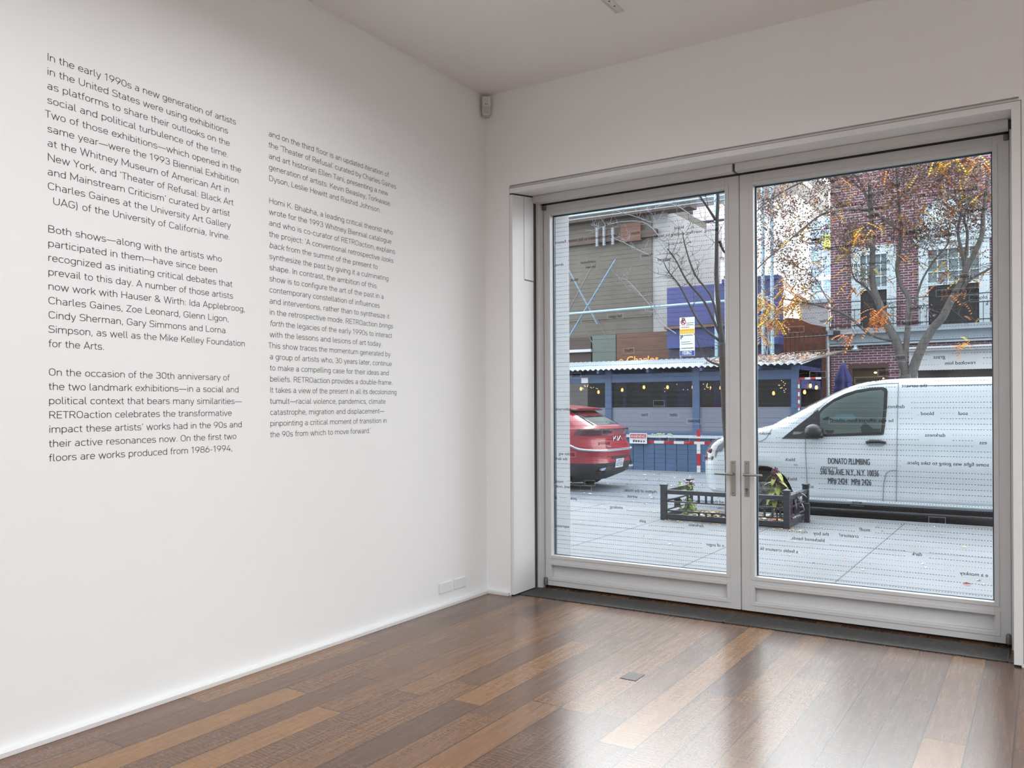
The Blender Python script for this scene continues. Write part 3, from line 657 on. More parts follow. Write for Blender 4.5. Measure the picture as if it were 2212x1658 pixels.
for nm, a, e in (('front', (gx0, gy0), (gx1, gy0)), ('left', (gx0, gy0), (gx0, gy1)), ('right', (gx1, gy0), (gx1, gy1))):
    b = MB(); A = Vector((a[0], a[1], 0)); E_ = Vector((e[0], e[1], 0)); D = (E_-A).normalized(); S = D.cross(Vector((0,0,1)))
    for z0, z1, w in rows: b.obox((A+E_)/2+Vector((0,0,(z0+z1)/2)), D*((E_-A).length/2-.03), S*w, Vector((0,0,(z1-z0)/2)))
    L = (E_-A).length
    for grp in ((.30, .36, .41) if L > 1.2 else (.5,), ((.83, .89, .95) if L > 1.2 else (.42, .58)), ((.62,) if L > 1.2 else ())):
        for f_ in grp:
            zz = ((.172, .262), (-.0, .035)) if grp and grp[0] == .30 else ((.052, .155),)
            for z0, z1 in zz: b.obox(A+D*L*f_+Vector((0,0,(z0+z1)/2)), D*.011, S*.011, Vector((0,0,(z1-z0)/2)))
    b.build('rail', M_IRON, gd)
# spare post standing beside the rear corner
MB().box(1.0, 1.06, 5.70, 5.76, SW, .16).build('short_post', M_IRON, gd)
def leaf_quad(mb, c, s, nrm, ang, w=.5, fold=.15):
    n_ = Vector(nrm).normalized(); a = Vector((1,0,0)) if abs(n_.x) < .8 else Vector((0,1,0))
    u = (a-n_*a.dot(n_)).normalized(); v = n_.cross(u)
    u, v = u*math.cos(ang)+v*math.sin(ang), v*math.cos(ang)-u*math.sin(ang)
    c = Vector(c)
    mb.add([c-u*s, c+v*s*w+n_*s*fold-u*.15*s, c+u*s, c-v*s*w+n_*s*fold-u*.15*s, c-n_*0], [(0,3,2,1)])
M_LY = mat('leaf_yellow', (236, 190, 60), k=.62, rough=.6, noise=.25, nscale=3)
M_LO = mat('leaf_orange', (214, 132, 62), k=.62, rough=.6, noise=.3, nscale=3)
M_LB = mat('leaf_brown', (140, 112, 110), k=.5, rough=.7, noise=.3, nscale=3)
M_LP = mat('leaf_pale', (222, 214, 200), k=.62, rough=.7, noise=.12, nscale=6)
M_LG = mat('leaf_green', (128, 150, 58), k=.62, rough=.5, noise=.3, nscale=8)
rs = random.Random(5)
def litter(name, mats, zone, n, size, z, label):
    root = thing(name, label, 'leaves', (zone[0], zone[2], z), kind='stuff')
    for m_, share in mats:
        mb = MB()
        for _ in range(int(n*share)):
            x = rs.uniform(zone[0], zone[1]); y = rs.uniform(zone[2], zone[3]); s = size*rs.uniform(.6, 1.3)
            leaf_quad(mb, (x, y, z+rs.uniform(.004, .4*s)), s, (rs.uniform(-.2,.2), rs.uniform(-.2,.2), 1), rs.uniform(0, 6.3))
        mb.build('leaf', m_, root)['kind'] = 'stuff'
litter('fallen_leaves', [(M_LP, .5), (M_LY, .35), (M_LO, .15)], (-.5, .92, 5.1, 5.95), 420, .042, SW+.02, 'pale and yellow leaf litter covering the soil inside the tree guard')
litter('fallen_leaves', [(M_LP, .4), (M_LY, .5), (M_LO, .1)], (-.6, 1.25, 4.86, 5.0), 90, .022, SW, 'strip of small yellow leaves on the pavement along the tree guard')
litter('fallen_leaves', [(M_LP, .7), (M_LY, .25), (M_LO, .05)], (-3, 3.2, 2.4, 6.2), 70, .024, SW, 'pale fallen leaves scattered over the grey pavement')
litter('fallen_leaves', [(M_LP, .9), (M_LY, .1)], (-6, .4, 6.6, 13.5), 170, .045, ST, 'pale fallen leaves scattered over the blue grey roadway')
o = MB(); leaf_quad(o, P(2090, 1264, z=SW)+Vector((0,0,.012)), .04, (.2,-.5,1), .4)
tag(o.build('fallen_leaf', mat('leaf_red', (150, 70, 60), rough=.6)), 'single red brown leaf on the pavement near the right door', 'leaf')
# ---- plants in the pit
def blade(mb, base, tip, w, sag=.0, n=6, side=None):
    base = Vector(base); tip = Vector(tip); d = tip-base; s = side or d.cross(Vector((0,0,1)))
    s = Vector(s).normalized() if Vector(s).length > 1e-6 else Vector((1,0,0)); pts = []
    for i in range(n+1):
        t = i/n; c = base+d*t+Vector((0,0,-sag*t*t)); ww = w*math.sin(math.pi*min(1, .08+t*.92))**.8
        pts += [c-s*ww+Vector((0,0,ww*.25)), c, c+s*ww+Vector((0,0,ww*.25))]
    fs = []
    for i in range(n):
        a = i*3; fs += [(a, a+1, a+4, a+3), (a+1, a+2, a+5, a+4)]
    mb.add(pts, fs)
px_ = P(1675, 1000, y=5.45)
t = thing('amaranth_plant', 'tall plant with purple flower spike and drooping yellow green leaves behind the guard', 'plant', (px_.x, 5.45, SW))
M_STEM = mat('plant_stem_magenta', (150, 62, 84), rough=.6)
MB().tube([(px_.x+.02, 5.45, SW), (px_.x+.01, 5.45, .2), (px_.x, 5.45, .45), (px_.x-.005, 5.45, .6)], [.012, .011, .010, .006]).build('stem', M_STEM, t)
f = MB()
for i in range(70):
    a = rs.uniform(0, 6.3); zz = rs.uniform(.42, .62); r = .05*rs.random()*(1.2-abs(zz-.5)*4); f.ell((px_.x+r*math.cos(a), 5.45+r*math.sin(a), zz), .012, .012, .014, 6, 4)
f.build('flower', mat('flower_purple', (112, 58, 88), rough=.8, noise=.3, nscale=30), t)
lf = MB()
for i in range(20):
    a = i*2.4; z0 = .16+.44*(i/20); r = rs.uniform(.12, .2); hi = rs.uniform(.0, .06)
    blade(lf, (px_.x, 5.45, z0), (px_.x+r*math.cos(a), 5.45+r*math.sin(a)*.8, z0+hi), rs.uniform(.03, .045), sag=rs.uniform(.1, .2))
lf.build('foliage', mat('leaf_chartreuse', (150, 160, 66), k=.62, rough=.5, noise=.35, nscale=10), t)
lf = MB()
for i in range(22):
    a = rs.uniform(0, 6.3); z0 = rs.uniform(-.02, .2); r = rs.uniform(.08, .18)
    blade(lf, (px_.x+.02, 5.45, z0), (px_.x+.02+r*math.cos(a), 5.45+r*.7*math.sin(a), z0+.05), rs.uniform(.025, .04), sag=.05)
lf.build('lower_foliage', mat('leaf_bluegreen', (96, 128, 110), k=.62, rough=.5, noise=.4, nscale=10), t)
t = thing('trailing_plant', 'plant with dusty mauve strap leaves spilling over the right end of the guard', 'plant', (.9, 5.5, SW))
lf = MB()
for i in range(34):
    a = rs.uniform(0, 6.3); r = rs.uniform(.12, .26); blade(lf, (.9+rs.uniform(-.05, .05), 5.45+rs.uniform(-.25, .2), .30), (.9+r*math.cos(a), 5.45+r*math.sin(a), .36), .016, sag=rs.uniform(.04, .26), n=8)
lf.build('foliage', mat('leaf_mauve', (128, 112, 126), k=.62, rough=.6, noise=.25, nscale=12), t)
MB().tube([(.9, 5.45, SW), (.9, 5.45, .3)], .018).build('stem', M_STEM, t)
t = thing('flowering_plant', 'small yellow green leafy plant at the left end of the guard', 'plant', (-.52, 5.62, SW))
lf = MB(); fl = MB()
for i in range(70):
    z0 = rs.uniform(-.06, .36); a = rs.uniform(0, 6.3); r = rs.uniform(.04, .13)
    leaf_quad(lf, (-.52+r*math.cos(a), 5.62+.6*r*math.sin(a), z0), .034, (rs.uniform(-1,1), -.6, rs.uniform(0,1)), rs.uniform(0, 6.3), .55)
for i in range(9): fl.ell((-.5+rs.uniform(-.06,.08), 5.6+rs.uniform(-.05,.05), .36+rs.uniform(-.02,.04)), .02, .02, .013, 8, 5)
lf.build('foliage', M_LG, t); fl.build('blossom', mat('blossom_mauve', (196, 176, 196), rough=.7), t)
MB().tube([(-.52, 5.62, SW), (-.52, 5.62, .3)], .012).build('stem', mat('plant_stem', (96, 88, 66)), t)

# ---- trees
def smooth_path(pts, n=5):
    pts = [Vector(p) for p in pts]; out = []
    for i in range(len(pts)-1):
        p0 = pts[max(i-1, 0)]; p1 = pts[i]; p2 = pts[i+1]; p3 = pts[min(i+2, len(pts)-1)]
        for k in range(n):
            t = k/n
            out.append(.5*((2*p1)+(p2-p0)*t+(2*p0-5*p1+4*p2-p3)*t*t+(3*p1-p0-3*p2+p3)*t**3))
    out.append(pts[-1]); return out
def limb(mb, pts, r0, r1, n=7):
    q = smooth_path(pts); m_ = len(q)
    mb.tube(q, [r0+(r1-r0)*(i/(m_-1)) for i in range(m_)], n); return q
def twigs(mb, path, count, length, r, rnd, depth=1, tips=None, flat=.5, up=.3):
    for _ in range(count):
        i = rnd.randrange(len(path)//3, len(path)); p = path[i]
        d = Vector((rnd.uniform(-1,1), rnd.uniform(-1,1)*flat, rnd.uniform(-.5,1)+up)).normalized(); L = length*rnd.uniform(.5, 1.2)
        q = [p]; 
        for k in range(4):
            d = (d+Vector((rnd.uniform(-.5,.5), rnd.uniform(-.5,.5)*flat, rnd.uniform(-.4,.45)))).normalized(); q.append(q[-1]+d*L/4)
        mb.tube(q, [r*(1-.2*k) for k in range(5)], 4, cap=False)
        if tips is not None: tips += q[1:]
        if depth > 1: twigs(mb, q, 4, length*.55, r*.6, rnd, depth-1, tips, flat, up)
M_BARK = mat('bark_grey', (104, 100, 98), rough=.9, noise=.25, nscale=14, bump=.4, stretch=(1,1,.3))
M_BARKD = mat('bark_dark', (74, 66, 64), rough=.9, noise=.25, nscale=20, bump=.4, stretch=(1,1,.3))
t = thing('street_tree', 'bare young street tree growing inside the iron guard', 'tree', (.12, 5.42, SW))
Y1 = 5.42
def L1(*a, dy=0.0):
    n_ = len(a); return [P(px, py, y=Y1+dy*i/(n_-1)) for i, (px, py) in enumerate(a)]
mb = MB()
tr = [Vector((.12, Y1, SW))]+L1((1575, 1000), (1568, 900), (1562, 790), (1560, 740))
limb(mb, tr, .062, .045, 10); mb.build('trunk', M_BARKD, t, smooth=True)
BR1 = [L1((1560,745),(1549,620),(1548,557),(1549,481),(1551,415),(1552,340)), L1((1556,725),(1523,654),(1485,608),(1460,562),(1442,537), dy=-.3), L1((1553,735),(1511,697),(1470,620),(1445,588),(1432,562), dy=.3),
       L1((1560,790),(1533,780),(1518,764),(1500,720), dy=.2), L1((1546,475),(1530,450),(1508,415),(1495,370), dy=-.2), L1((1554,520),(1562,540),(1571,552),(1585,575), dy=.2), L1((1552,700),(1536,640),(1500,590),(1480,530),(1474,500), dy=.4), L1((1560,800),(1580,740),(1600,690), dy=.2)]
rnd = random.Random(8); tw = MB()
for k, pts in enumerate(BR1):
    mb = MB(); q = limb(mb, pts, .036 if k == 0 else .019, .014 if k == 0 else .006); mb.build('branch', M_BARKD, t, smooth=True)
    twigs(tw, q, 9 if k < 3 else 6, .42, .0045, rnd, 2)
tw.build('twig', M_BARKD, t)['kind'] = 'stuff'
tw = MB()
for pts in (L1((1442,537),(1400,485),(1350,478),(1300,490),(1290,500)), L1((1432,562),(1390,545),(1350,525),(1327,515)), L1((1474,500),(1440,470),(1410,480),(1380,470),(1330,455)), L1((1440,700),(1405,660),(1360,610),(1340,600)), L1((1460,720),(1420,690),(1412,650)), L1((1500,470),(1450,440),(1400,455))):
    q = limb(tw, pts, .007, .003, 5); twigs(tw, q, 11, .22, .0026, rnd, 2)
tw.build('dead_twig', mat('twig_pale', (176, 176, 184), rough=.8), t)['kind'] = 'stuff'

t = thing('street_tree', 'forked street tree with orange autumn leaves behind the white van', 'tree', (1.05, 15.8, SW))
Y2 = 15.8
def L2(*a, dy=0.0):
    n_ = len(a); return [P(px, py, y=Y2+dy*i/max(1, n_-1)) for i, (px, py) in enumerate(a)]
mb = MB(); limb(mb, [Vector((1.08, Y2, SW))]+L2((1972,900),(1966,850),(1958,810)), .19, .165, 12); mb.build('trunk', M_BARK, t, smooth=True)
BR2 = [ (L2((1960,830),(1950,784),(1934,733),(1917,703),(1901,660),(1888,626),(1884,592),(1885,541),(1883,490),(1880,440),(1878,390)), .155, .05),
 (L2((1966,845),(1972,800),(1991,750),(2012,713),(2036,685),(2053,651),(2077,609),(2090,575),(2104,550),(2121,507),(2124,465),(2128,430),(2135,380), dy=-.3), .155, .04),
 (L2((1950,784),(1957,750),(1962,690),(1962,643),(1947,617),(1938,580),(1945,524),(1944,470),(1940,415),(1935,350), dy=.4), .10, .03),
 (L2((2085,590),(2078,545),(2069,499),(2077,453),(2067,435),(2060,395), dy=-.4), .055, .02), (L2((2080,600),(2090,510),(2083,470),(2096,430),(2105,380), dy=.2), .05, .02),
 (L2((2055,655),(2075,630),(2095,604),(2138,580),(2165,560), dy=-.5), .06, .02),
 (L2((1930,735),(1880,722),(1828,680),(1770,660),(1720,650),(1660,640), dy=-1.0), .055, .015), (L2((1900,660),(1870,620),(1845,600),(1835,560),(1820,500), dy=.4), .045, .012),
 (L2((1945,500),(1890,460),(1850,452),(1794,457),(1763,471),(1717,508),(1666,551),(1633,583), dy=-1.2), .05, .02), (L2((1885,470),(1850,380),(1790,380),(1723,397),(1648,443),(1620,480), dy=-.6), .045, .016),
 (L2((1880,430),(1840,390),(1800,370),(1740,350), dy=.3), .035, .012), (L2((1940,430),(1975,395),(2000,350),(2030,310), dy=.4), .04, .015), (L2((1965,700),(1990,610),(2020,560),(2050,520),(2040,470), dy=.5), .04, .012),
 (L2((1830,690),(1790,650),(1760,600),(1720,575), dy=-.3), .02, .008), (L2((1945,560),(1985,520),(2010,500), dy=.3), .025, .01), (L2((1900,540),(1850,530),(1800,540),(1760,520), dy=-.2), .02, .008)]
rnd = random.Random(21); tw = MB(); tips = []
for pts, r0, r1 in BR2:
    mb = MB(); q = limb(mb, pts, r0*.74, r1*.74, 8); mb.build('branch', M_BARK, t, smooth=True)
    twigs(tw, q, 16, 1.0, .008, rnd, 2, tips, flat=1.0, up=.1)
tw.build('twig', M_BARK, t)['kind'] = 'stuff'
fo = MB(); fy = MB(); fb_ = MB()
def pinnate(mb, p, d, L, s, rnd):
    d = Vector(d).normalized(); sd = d.cross(Vector((0, 0, 1)))
    sd = sd.normalized() if sd.length > .1 else Vector((1,0,0)); n_ = 6
    for k in range(n_):
        f_ = (k+.6)/n_; c = Vector(p)+d*L*f_+Vector((0,0,-.35*L*f_*f_))
        for sg in (1, -1):
            e = (sd*sg*.85+d*.5+Vector((0,0,-.3))).normalized(); w = e.cross(Vector((0,0,1))).normalized()*s*.33
            a = c+e*s*.15; b_ = c+e*s*1.5
            mb.add([a, (a+b_)/2+w, b_, (a+b_)/2-w], [(0,1,2,3)])
def scr(p):   # height in the picture, to keep the low crown thin as in the photo
    return p.z
for _ in range(520):
    p = rnd.choice(tips)+Vector((rnd.uniform(-.2,.2), rnd.uniform(-.2,.2), rnd.uniform(-.2,.1)))
    keep = 1 if p.z > 5.6 or p.x < -1.2 else .55
    if rnd.random() > keep: continue
    pinnate(fo if rnd.random() < .55 else fy, p, (rnd.uniform(-1,1), rnd.uniform(-1,1), rnd.uniform(-.7,.2)), rnd.uniform(.18,.34), rnd.uniform(.05,.075), rnd)
for _ in range(560):
    p = rnd.choice(tips)
    if p.z < 5.2 and not (p.x < -1.4 and p.z > 4.2) and rnd.random() > .12: continue
    for k in range(34):
        q = p+Vector((rnd.gauss(0,.13), rnd.gauss(0,.13), rnd.gauss(0,.13)))
        leaf_quad(fb_, q, rnd.uniform(.02,.04), (rnd.uniform(-1,1), rnd.uniform(-1,1), rnd.uniform(-1,1)), rnd.uniform(0,6), .55)
for px, py, n_ in ((1890, 680, 16), (1900, 672, 12), (1882, 690, 9), (1860, 500, 9), (1878, 495, 8), (2110, 340, 14), (2060, 330, 16), (2030, 345, 14), (1660, 660, 26), (1680, 690, 24), (1650, 690, 16), (1710, 650, 20), (1720, 640, 14), (1645, 720, 10), (1836, 720, 9), (2075, 740, 9), (1640, 640, 18), (1690, 620, 12)):
    for k in range(n_):
        c = P(px+rnd.gauss(0, 9), py+rnd.gauss(0, 9), y=Y2-.8+rnd.uniform(-.5,.3))
        pinnate(fo if py > 660 and px > 1800 and px < 1910 else (fy if rnd.random() < .65 else fo), c, (rnd.uniform(-1,1), rnd.uniform(-1,.2), rnd.uniform(-1,.1)), rnd.uniform(.2,.32), rnd.uniform(.055,.08), rnd)
for _ in range(230):
    c = P(rnd.uniform(1636, 2145), rnd.triangular(318, 500, 345), y=Y2+rnd.uniform(-1.2, 1.2))
    for k in range(26):
        leaf_quad(fb_, c+Vector((rnd.gauss(0,.11), rnd.gauss(0,.11), rnd.gauss(0,.11))), rnd.uniform(.022,.042), (rnd.uniform(-1,1), rnd.uniform(-1,1), rnd.uniform(-1,1)), rnd.uniform(0,6), .55)
    if rnd.random() < .3: pinnate(fo if rnd.random() < .6 else fy, c, (rnd.uniform(-1,1), rnd.uniform(-1,1), rnd.uniform(-.8,.1)), rnd.uniform(.18,.3), rnd.uniform(.05,.075), rnd)
fo.build('foliage', M_LO, t)['kind'] = 'stuff'; fy.build('foliage', M_LY, t)['kind'] = 'stuff'; fb_.build('seed_cluster', M_LB, t)['kind'] = 'stuff'
# ================================================================== FAR SIDE OF THE STREET
def brick_mat(name, c1, c2, mortar, bwid=.21, bh=.0677):
    m = bpy.data.materials.new(name); m.use_nodes = True; nt = m.node_tree; b = nt.nodes['Principled BSDF']
    tc = nt.nodes.new('ShaderNodeTexCoord'); sx = nt.nodes.new('ShaderNodeSeparateXYZ'); cb = nt.nodes.new('ShaderNodeCombineXYZ'); br = nt.nodes.new('ShaderNodeTexBrick')
    ad = nt.nodes.new('ShaderNodeMath'); ad.operation = 'ADD'
    nt.links.new(tc.outputs['Object'], sx.inputs[0]); nt.links.new(sx.outputs[0], ad.inputs[0]); nt.links.new(sx.outputs[1], ad.inputs[1])
    nt.links.new(ad.outputs[0], cb.inputs[0]); nt.links.new(sx.outputs[2], cb.inputs[1]); nt.links.new(cb.outputs[0], br.inputs['Vector'])
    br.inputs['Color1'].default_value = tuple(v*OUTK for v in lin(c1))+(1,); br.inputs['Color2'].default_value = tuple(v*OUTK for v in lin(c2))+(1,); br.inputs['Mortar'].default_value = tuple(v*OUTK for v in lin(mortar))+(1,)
    br.inputs['Scale'].default_value = 1; br.inputs['Brick Width'].default_value = bwid; br.inputs['Row Height'].default_value = bh; br.inputs['Mortar Size'].default_value = .009; br.inputs['Bias'].default_value = -.1
    nt.links.new(br.outputs['Color'], b.inputs['Base Color']); b.inputs['Roughness'].default_value = .9
    MATS[name] = m; return m
M_BRICK = brick_mat('red_brick', (128, 70, 74), (92, 66, 84), (186, 184, 196), .22, .0677)
M_STONE = mat('pale_stone', (172, 186, 198), rough=.85, noise=.08, nscale=2)
M_WPAINT = mat('window_paint', (216, 232, 240), rough=.5)
M_DARKWIN = mat('screen_dark', (44, 46, 52), rough=.4)
M_PANE = mat('old_window_glass', (132, 152, 158), rough=.08, spec=.6)
M_BLACKIRON = mat('wrought_iron', (36, 38, 44), rough=.5)
YB = 19.0
b = thing('building', 'red brick townhouse with white arched window across the street', 'building', (2.3, YB, SW))
w = MB().box(-1.42, 6, YB, YB+8, 3.45, 8.6).box(-1.42, .56, YB, YB+8, 2.52, 3.02).box(-1.42, -.96, YB, YB+8, SW, 2.52).box(.05, .56, YB, YB+8, SW, 2.52).box(.56, 6, YB, YB+8, 2.90, 3.02).box(.56, 6, YB+.5, YB+8, SW, 2.9).box(-.96, .05, YB+.6, YB+8, SW, 2.52)
w.build('wall', M_BRICK, b)
MB().box(-1.45, 6, YB-.04, YB+.3, 3.02, 3.45).box(-1.47, 6, YB-.22, YB+.1, 3.33, 3.47).box(-1.45, 6, YB-.10, YB+.1, 3.10, 3.16).box(-1.45, 6, YB-.14, YB, 3.02, 3.06).build('stone_band', M_STONE, b)
def sash(cx, hw, z0, z1, cols, name, ncol_dark=True, zmid=4.55):
    f = MB(); y = YB-.05
    f.box(cx-hw-.20, cx-hw, y, YB+.02, z0, z1).box(cx+hw, cx+hw+.20, y, YB+.02, z0, z1).box(cx-hw-.2, cx+hw+.2, y, YB+.02, z1, z1+.2).box(cx-hw-.03, cx+hw+.03, y-.01, YB, zmid-.05, zmid+.03).box(cx-hw-.04, cx-hw+.03, y-.015, YB, z0, z1).box(cx+hw-.03, cx+hw+.04, y-.015, YB, z0, z1).box(cx-hw, cx+hw, y-.015, YB, z1-.05, z1)
    fr = f.build('window', M_WPAINT, b)
    MB().box(cx-hw, cx+hw, YB-.012, YB-.008, zmid, z1).build('pane', M_PANE, fr)
    g = MB()
    for k in range(1, cols): xx = cx-hw+2*hw*k/cols; g.box(xx-.014, xx+.014, YB-.035, YB-.01, zmid, z1)
    for k in range(1, 3): zz = zmid+(z1-zmid)*k/3; g.box(cx-hw, cx+hw, YB-.033, YB-.01, zz-.014, zz+.014)
    g.build('muntin', M_WPAINT, fr)
    d = MB().box(cx-hw, cx+hw, YB-.02, YB-.01, z0, zmid-.03)
    d.build('screen', M_DARKWIN, fr)
    g = MB()
    for k in range(1, 9): xx = cx-hw+2*hw*k/9; g.box(xx-.008, xx+.008, YB-.03, YB-.02, z0, zmid-.05)
    g.build('screen_bar', M_BLACKIRON, fr)
sash(-.31, .36, 3.47, 5.50, 4, 'w')
sash(1.60, .61, 3.47, 5.48, 5, 'w')
# arched tympanum over the right window
ar = MB(); ar2 = MB(); n = 24; R = .84; zc = 5.82
po = [(1.60+R*math.cos(math.pi*k/n), YB-.03, zc+1.08*R*math.sin(math.pi*k/n)) for k in range(n+1)]
ar.prism([(1.60+R, YB-.03, 5.6)]+po+[(1.60-R, YB-.03, 5.6)], (0, .05, 0))
ar.box(.68, 2.52, YB-.1, YB, 5.62, 5.76).box(.74, 2.46, YB-.07, YB, 5.82, 5.86)
ar.build('arch_panel', mat('arch_paint', (212, 230, 238), rough=.7), b)
rim = MB()
for k in range(n):
    a0, a1 = math.pi*k/n, math.pi*(k+1)/n
    q = [(1.60+r*math.cos(a), YB-.05, zc+1.08*r*math.sin(a)) for a, r in ((a0, R), (a1, R), (a1, R+.07), (a0, R+.07))]
    rim.prism(q, (0, .06, 0))
rim.build('arch_rim', M_STONE, b)
# balcony rail along the first floor
r = thing('balcony_railing', 'thin black iron balcony railing across the brick townhouse windows', 'railing', (2, YB-.25, 3.47))
q = MB()
for z in (4.20, 3.98, 3.55): q.box(-1.42, 5.5, YB-.26, YB-.24, z-.012, z+.012)
q.build('rail', M_BLACKIRON, r)
q = MB(); x = -1.40
while x < 5.4: q.box(x-.007, x+.007, YB-.257, YB-.243, 3.47, 4.0); x += .16
q.build('baluster', M_BLACKIRON, r)['kind'] = 'stuff'
q = MB()
for sx in (.19, .33):
    for k in range(4): z = 3.6+k*.13; q.tube([(sx+.05*math.cos(a*.52), YB-.25, z+.05*math.sin(a*.52)) for a in range(11)], .008, 5)
q.build('scroll', M_BLACKIRON, r)
# shop front at the right of the house
s = b
q = MB().box(.56, 6, YB-.10, YB+.1, 2.36, 2.80).box(.50, 6, YB-.26, YB+.1, 2.80, 2.86).box(.46, 6, YB-.32, YB+.1, 2.86, 2.91).box(.56, .76, YB-.12, YB+.1, SW, 2.36).box(2.5, 2.62, YB-.12, YB+.1, SW, 2.36).box(.56, 6, YB-.14, YB+.1, 2.30, 2.37).box(.76, 6, YB-.1, YB+.1, 1.98, 2.06)
q.build('fascia', mat('shop_white', (226, 230, 234), rough=.6), s)
MB().box(.76, 6, YB+.02, YB+.05, 2.06, 2.30).box(.76, 6, YB+.02, YB+.05, .5, 1.98).build('shop_window', mat('shop_glass', (70, 62, 62), rough=.15), s)
MB().box(.76, 6, YB-.08, YB+.05, SW, .5).build('stall_riser', M_WPAINT, s)
# doorway of the townhouse
s = b
MB().box(-.96, -.86, YB-.02, YB+.3, SW, 2.40).box(-.03, .05, YB-.02, YB+.3, SW, 2.40).box(-.96, .05, YB-.02, YB+.3, 2.40, 2.52).build('door_frame', mat('door_brown', (84, 54, 48), rough=.6), s)
MB().box(-.86, -.03, YB+.2, YB+.22, SW, 2.40).build('door_panel', mat('door_olive', (96, 82, 50), rough=.5, noise=.3, nscale=3), s)
for lx_, lz_, lr_ in ((-.30, 2.28, .04), (-.10, 2.12, .025)): MB().ell((lx_, YB+.12, lz_), lr_, lr_, lr_*.65, 10, 6).build('ceiling_lamp', mat('lamp_warm', (255, 214, 150), emit=4), s)
# wall lamp on the brick
c = P(1848, 752, y=YB-.12)
l = thing('wall_lamp', 'pale blue bell shaped wall lamp on the brick wall above the doorway', 'lamp', (c.x, YB, c.z))
MB().lathe([(.0, .10), (.035, .10), (.04, .03), (.085, -.01), (.095, -.06), (.088, -.06), (0, -.02)], (c.x, YB-.14, c.z-.01), 18).build('shade', mat('lamp_enamel', (196, 222, 240), rough=.3), l, smooth=2)
MB().tube([(c.x, YB, c.z+.06), (c.x, YB-.14, c.z+.08)], .014).box(c.x-.04, c.x+.04, YB-.02, YB, c.z+.0, c.z+.12).build('bracket', mat('lamp_arm', (180, 200, 214), rough=.4), l)
c = P(1808, 722, y=YB-.2)
l = thing('wall_lantern', 'dark lantern fixture on the stone band at the corner of the brick townhouse', 'lantern', (c.x, YB, c.z))
MB().box(c.x-.09, c.x+.09, YB-.26, YB-.05, c.z-.12, c.z+.1).build('box', M_BLACKIRON, l, bevel=.02)
MB().box(c.x-.03, c.x+.03, YB-.1, YB-.02, c.z-.2, c.z+.2).ell((c.x-.05, YB-.25, c.z+.13), .035, .035, .035, 10, 6).build('bracket', mat('fixture_grey', (176, 176, 176), rough=.4), l)
# closed umbrella in front of the brick wall
c = P(1822, 860, y=17.6)
u = thing('patio_umbrella', 'closed dark blue patio umbrella in front of the brick wall', 'umbrella', (c.x, 17.6, SW))
MB().tube([(c.x, 17.6, SW), (c.x, 17.6, 2.55)], .022, 8).build('pole', M_STEEL, u)
def folds(prof, n=40, k=8, amp=.16):
    mb = MB(); m_ = len(prof); vs = []; fs = []
    for i in range(n):
        a = 2*math.pi*i/n; g = 1+amp*math.cos(k*a)
        for r_, h in prof: vs.append((c.x+r_*g*math.cos(a), 17.6+r_*g*math.sin(a), h))
    for i in range(n):
        for jx in range(m_-1): a0 = i*m_+jx; b0 = ((i+1) % n)*m_+jx; fs.append((a0, b0, b0+1, a0+1))
    mb.add(vs, fs); return mb
M_NAVY = mat('umbrella_navy', (54, 56, 128), rough=.8, noise=.15, nscale=8)
folds([(.24, .8), (.26, 1.2), (.23, 1.7), (.17, 2.02), (.12, 2.1)]).build('canopy', M_NAVY, u, smooth=True)
folds([(.20, 2.0), (.18, 2.1), (.10, 2.32), (.06, 2.42), (.02, 2.5), (0, 2.5)]).build('cap', M_NAVY, u, smooth=True)
MB().lathe([(0, SW), (.25, SW), (.25, SW+.06), (.05, SW+.1), (0, SW+.1)], (c.x, 17.6, 0), 18).build('base', M_BLACKIRON, u)
# ---- gap between the houses
M_RUST = mat('rust_brick', (128, 76, 58), rough=.95, noise=.3, nscale=5)
q = MB(); 
top = [(-3.8, 3.55), (-3.2, 3.75), (-2.75, 4.05), (-2.3, 3.95), (-1.85, 3.85), (-1.2, 3.6)]
YG = 21.5
q.prism([(-5.2, YG, SW), (-.4, YG, SW)]+[(x, YG, z) for x, z in reversed([(-5.2, 3.6)]+[(P(px, py, y=YG).x, P(px, py, y=YG).z) for px, py in ((1655, 715), (1668, 704), (1700, 686), (1725, 688), (1752, 700), (1785, 706))]+[(-.4, 4.0)])], (0, .3, 0))
o = tag(q.build('garden_wall', M_RUST), 'uneven rust brown brick wall in the gap beside the townhouse', 'wall')
YI = 18.6
f = thing('iron_fence', 'tall black spear topped iron fence in front of the rust brown wall', 'fence', (-2, YI, SW))
q = MB()
for py in (730, 762, 775):
    a, e = P(1686, py+1, y=YI), P(1789, py-6, y=YI); q.tube([a, e], .014, 5)
q.build('rail', M_BLACKIRON, f)
for k in range(11):
    px = 1688+k*9.8; z1 = P(px, 722, y=YI).z; x = P(px, 740, y=YI).x
    q = MB().tube([(x, YI, SW), (x, YI, z1)], .010, 5).tube([(x, YI, z1), (x, YI, z1+.04), (x, YI, z1+.13)], [.014, .026, .001], 6)
    q.build('baluster', M_BLACKIRON, f)
c0, c1 = P(1788, 700, y=18.9), P(1788, 775, y=18.9)
tag(MB().tube([(c0.x, 18.9, SW), (c0.x, 18.9, c0.z)], .045, 10).tube([(c0.x, 18.9, c0.z), (c0.x+.05, 19.0, c0.z+.1)], .045, 10).build('drainpipe', mat('pipe_white', (214, 216, 222), rough=.5), smooth=2), 'white drainpipe at the left edge of the brick townhouse', 'pipe')
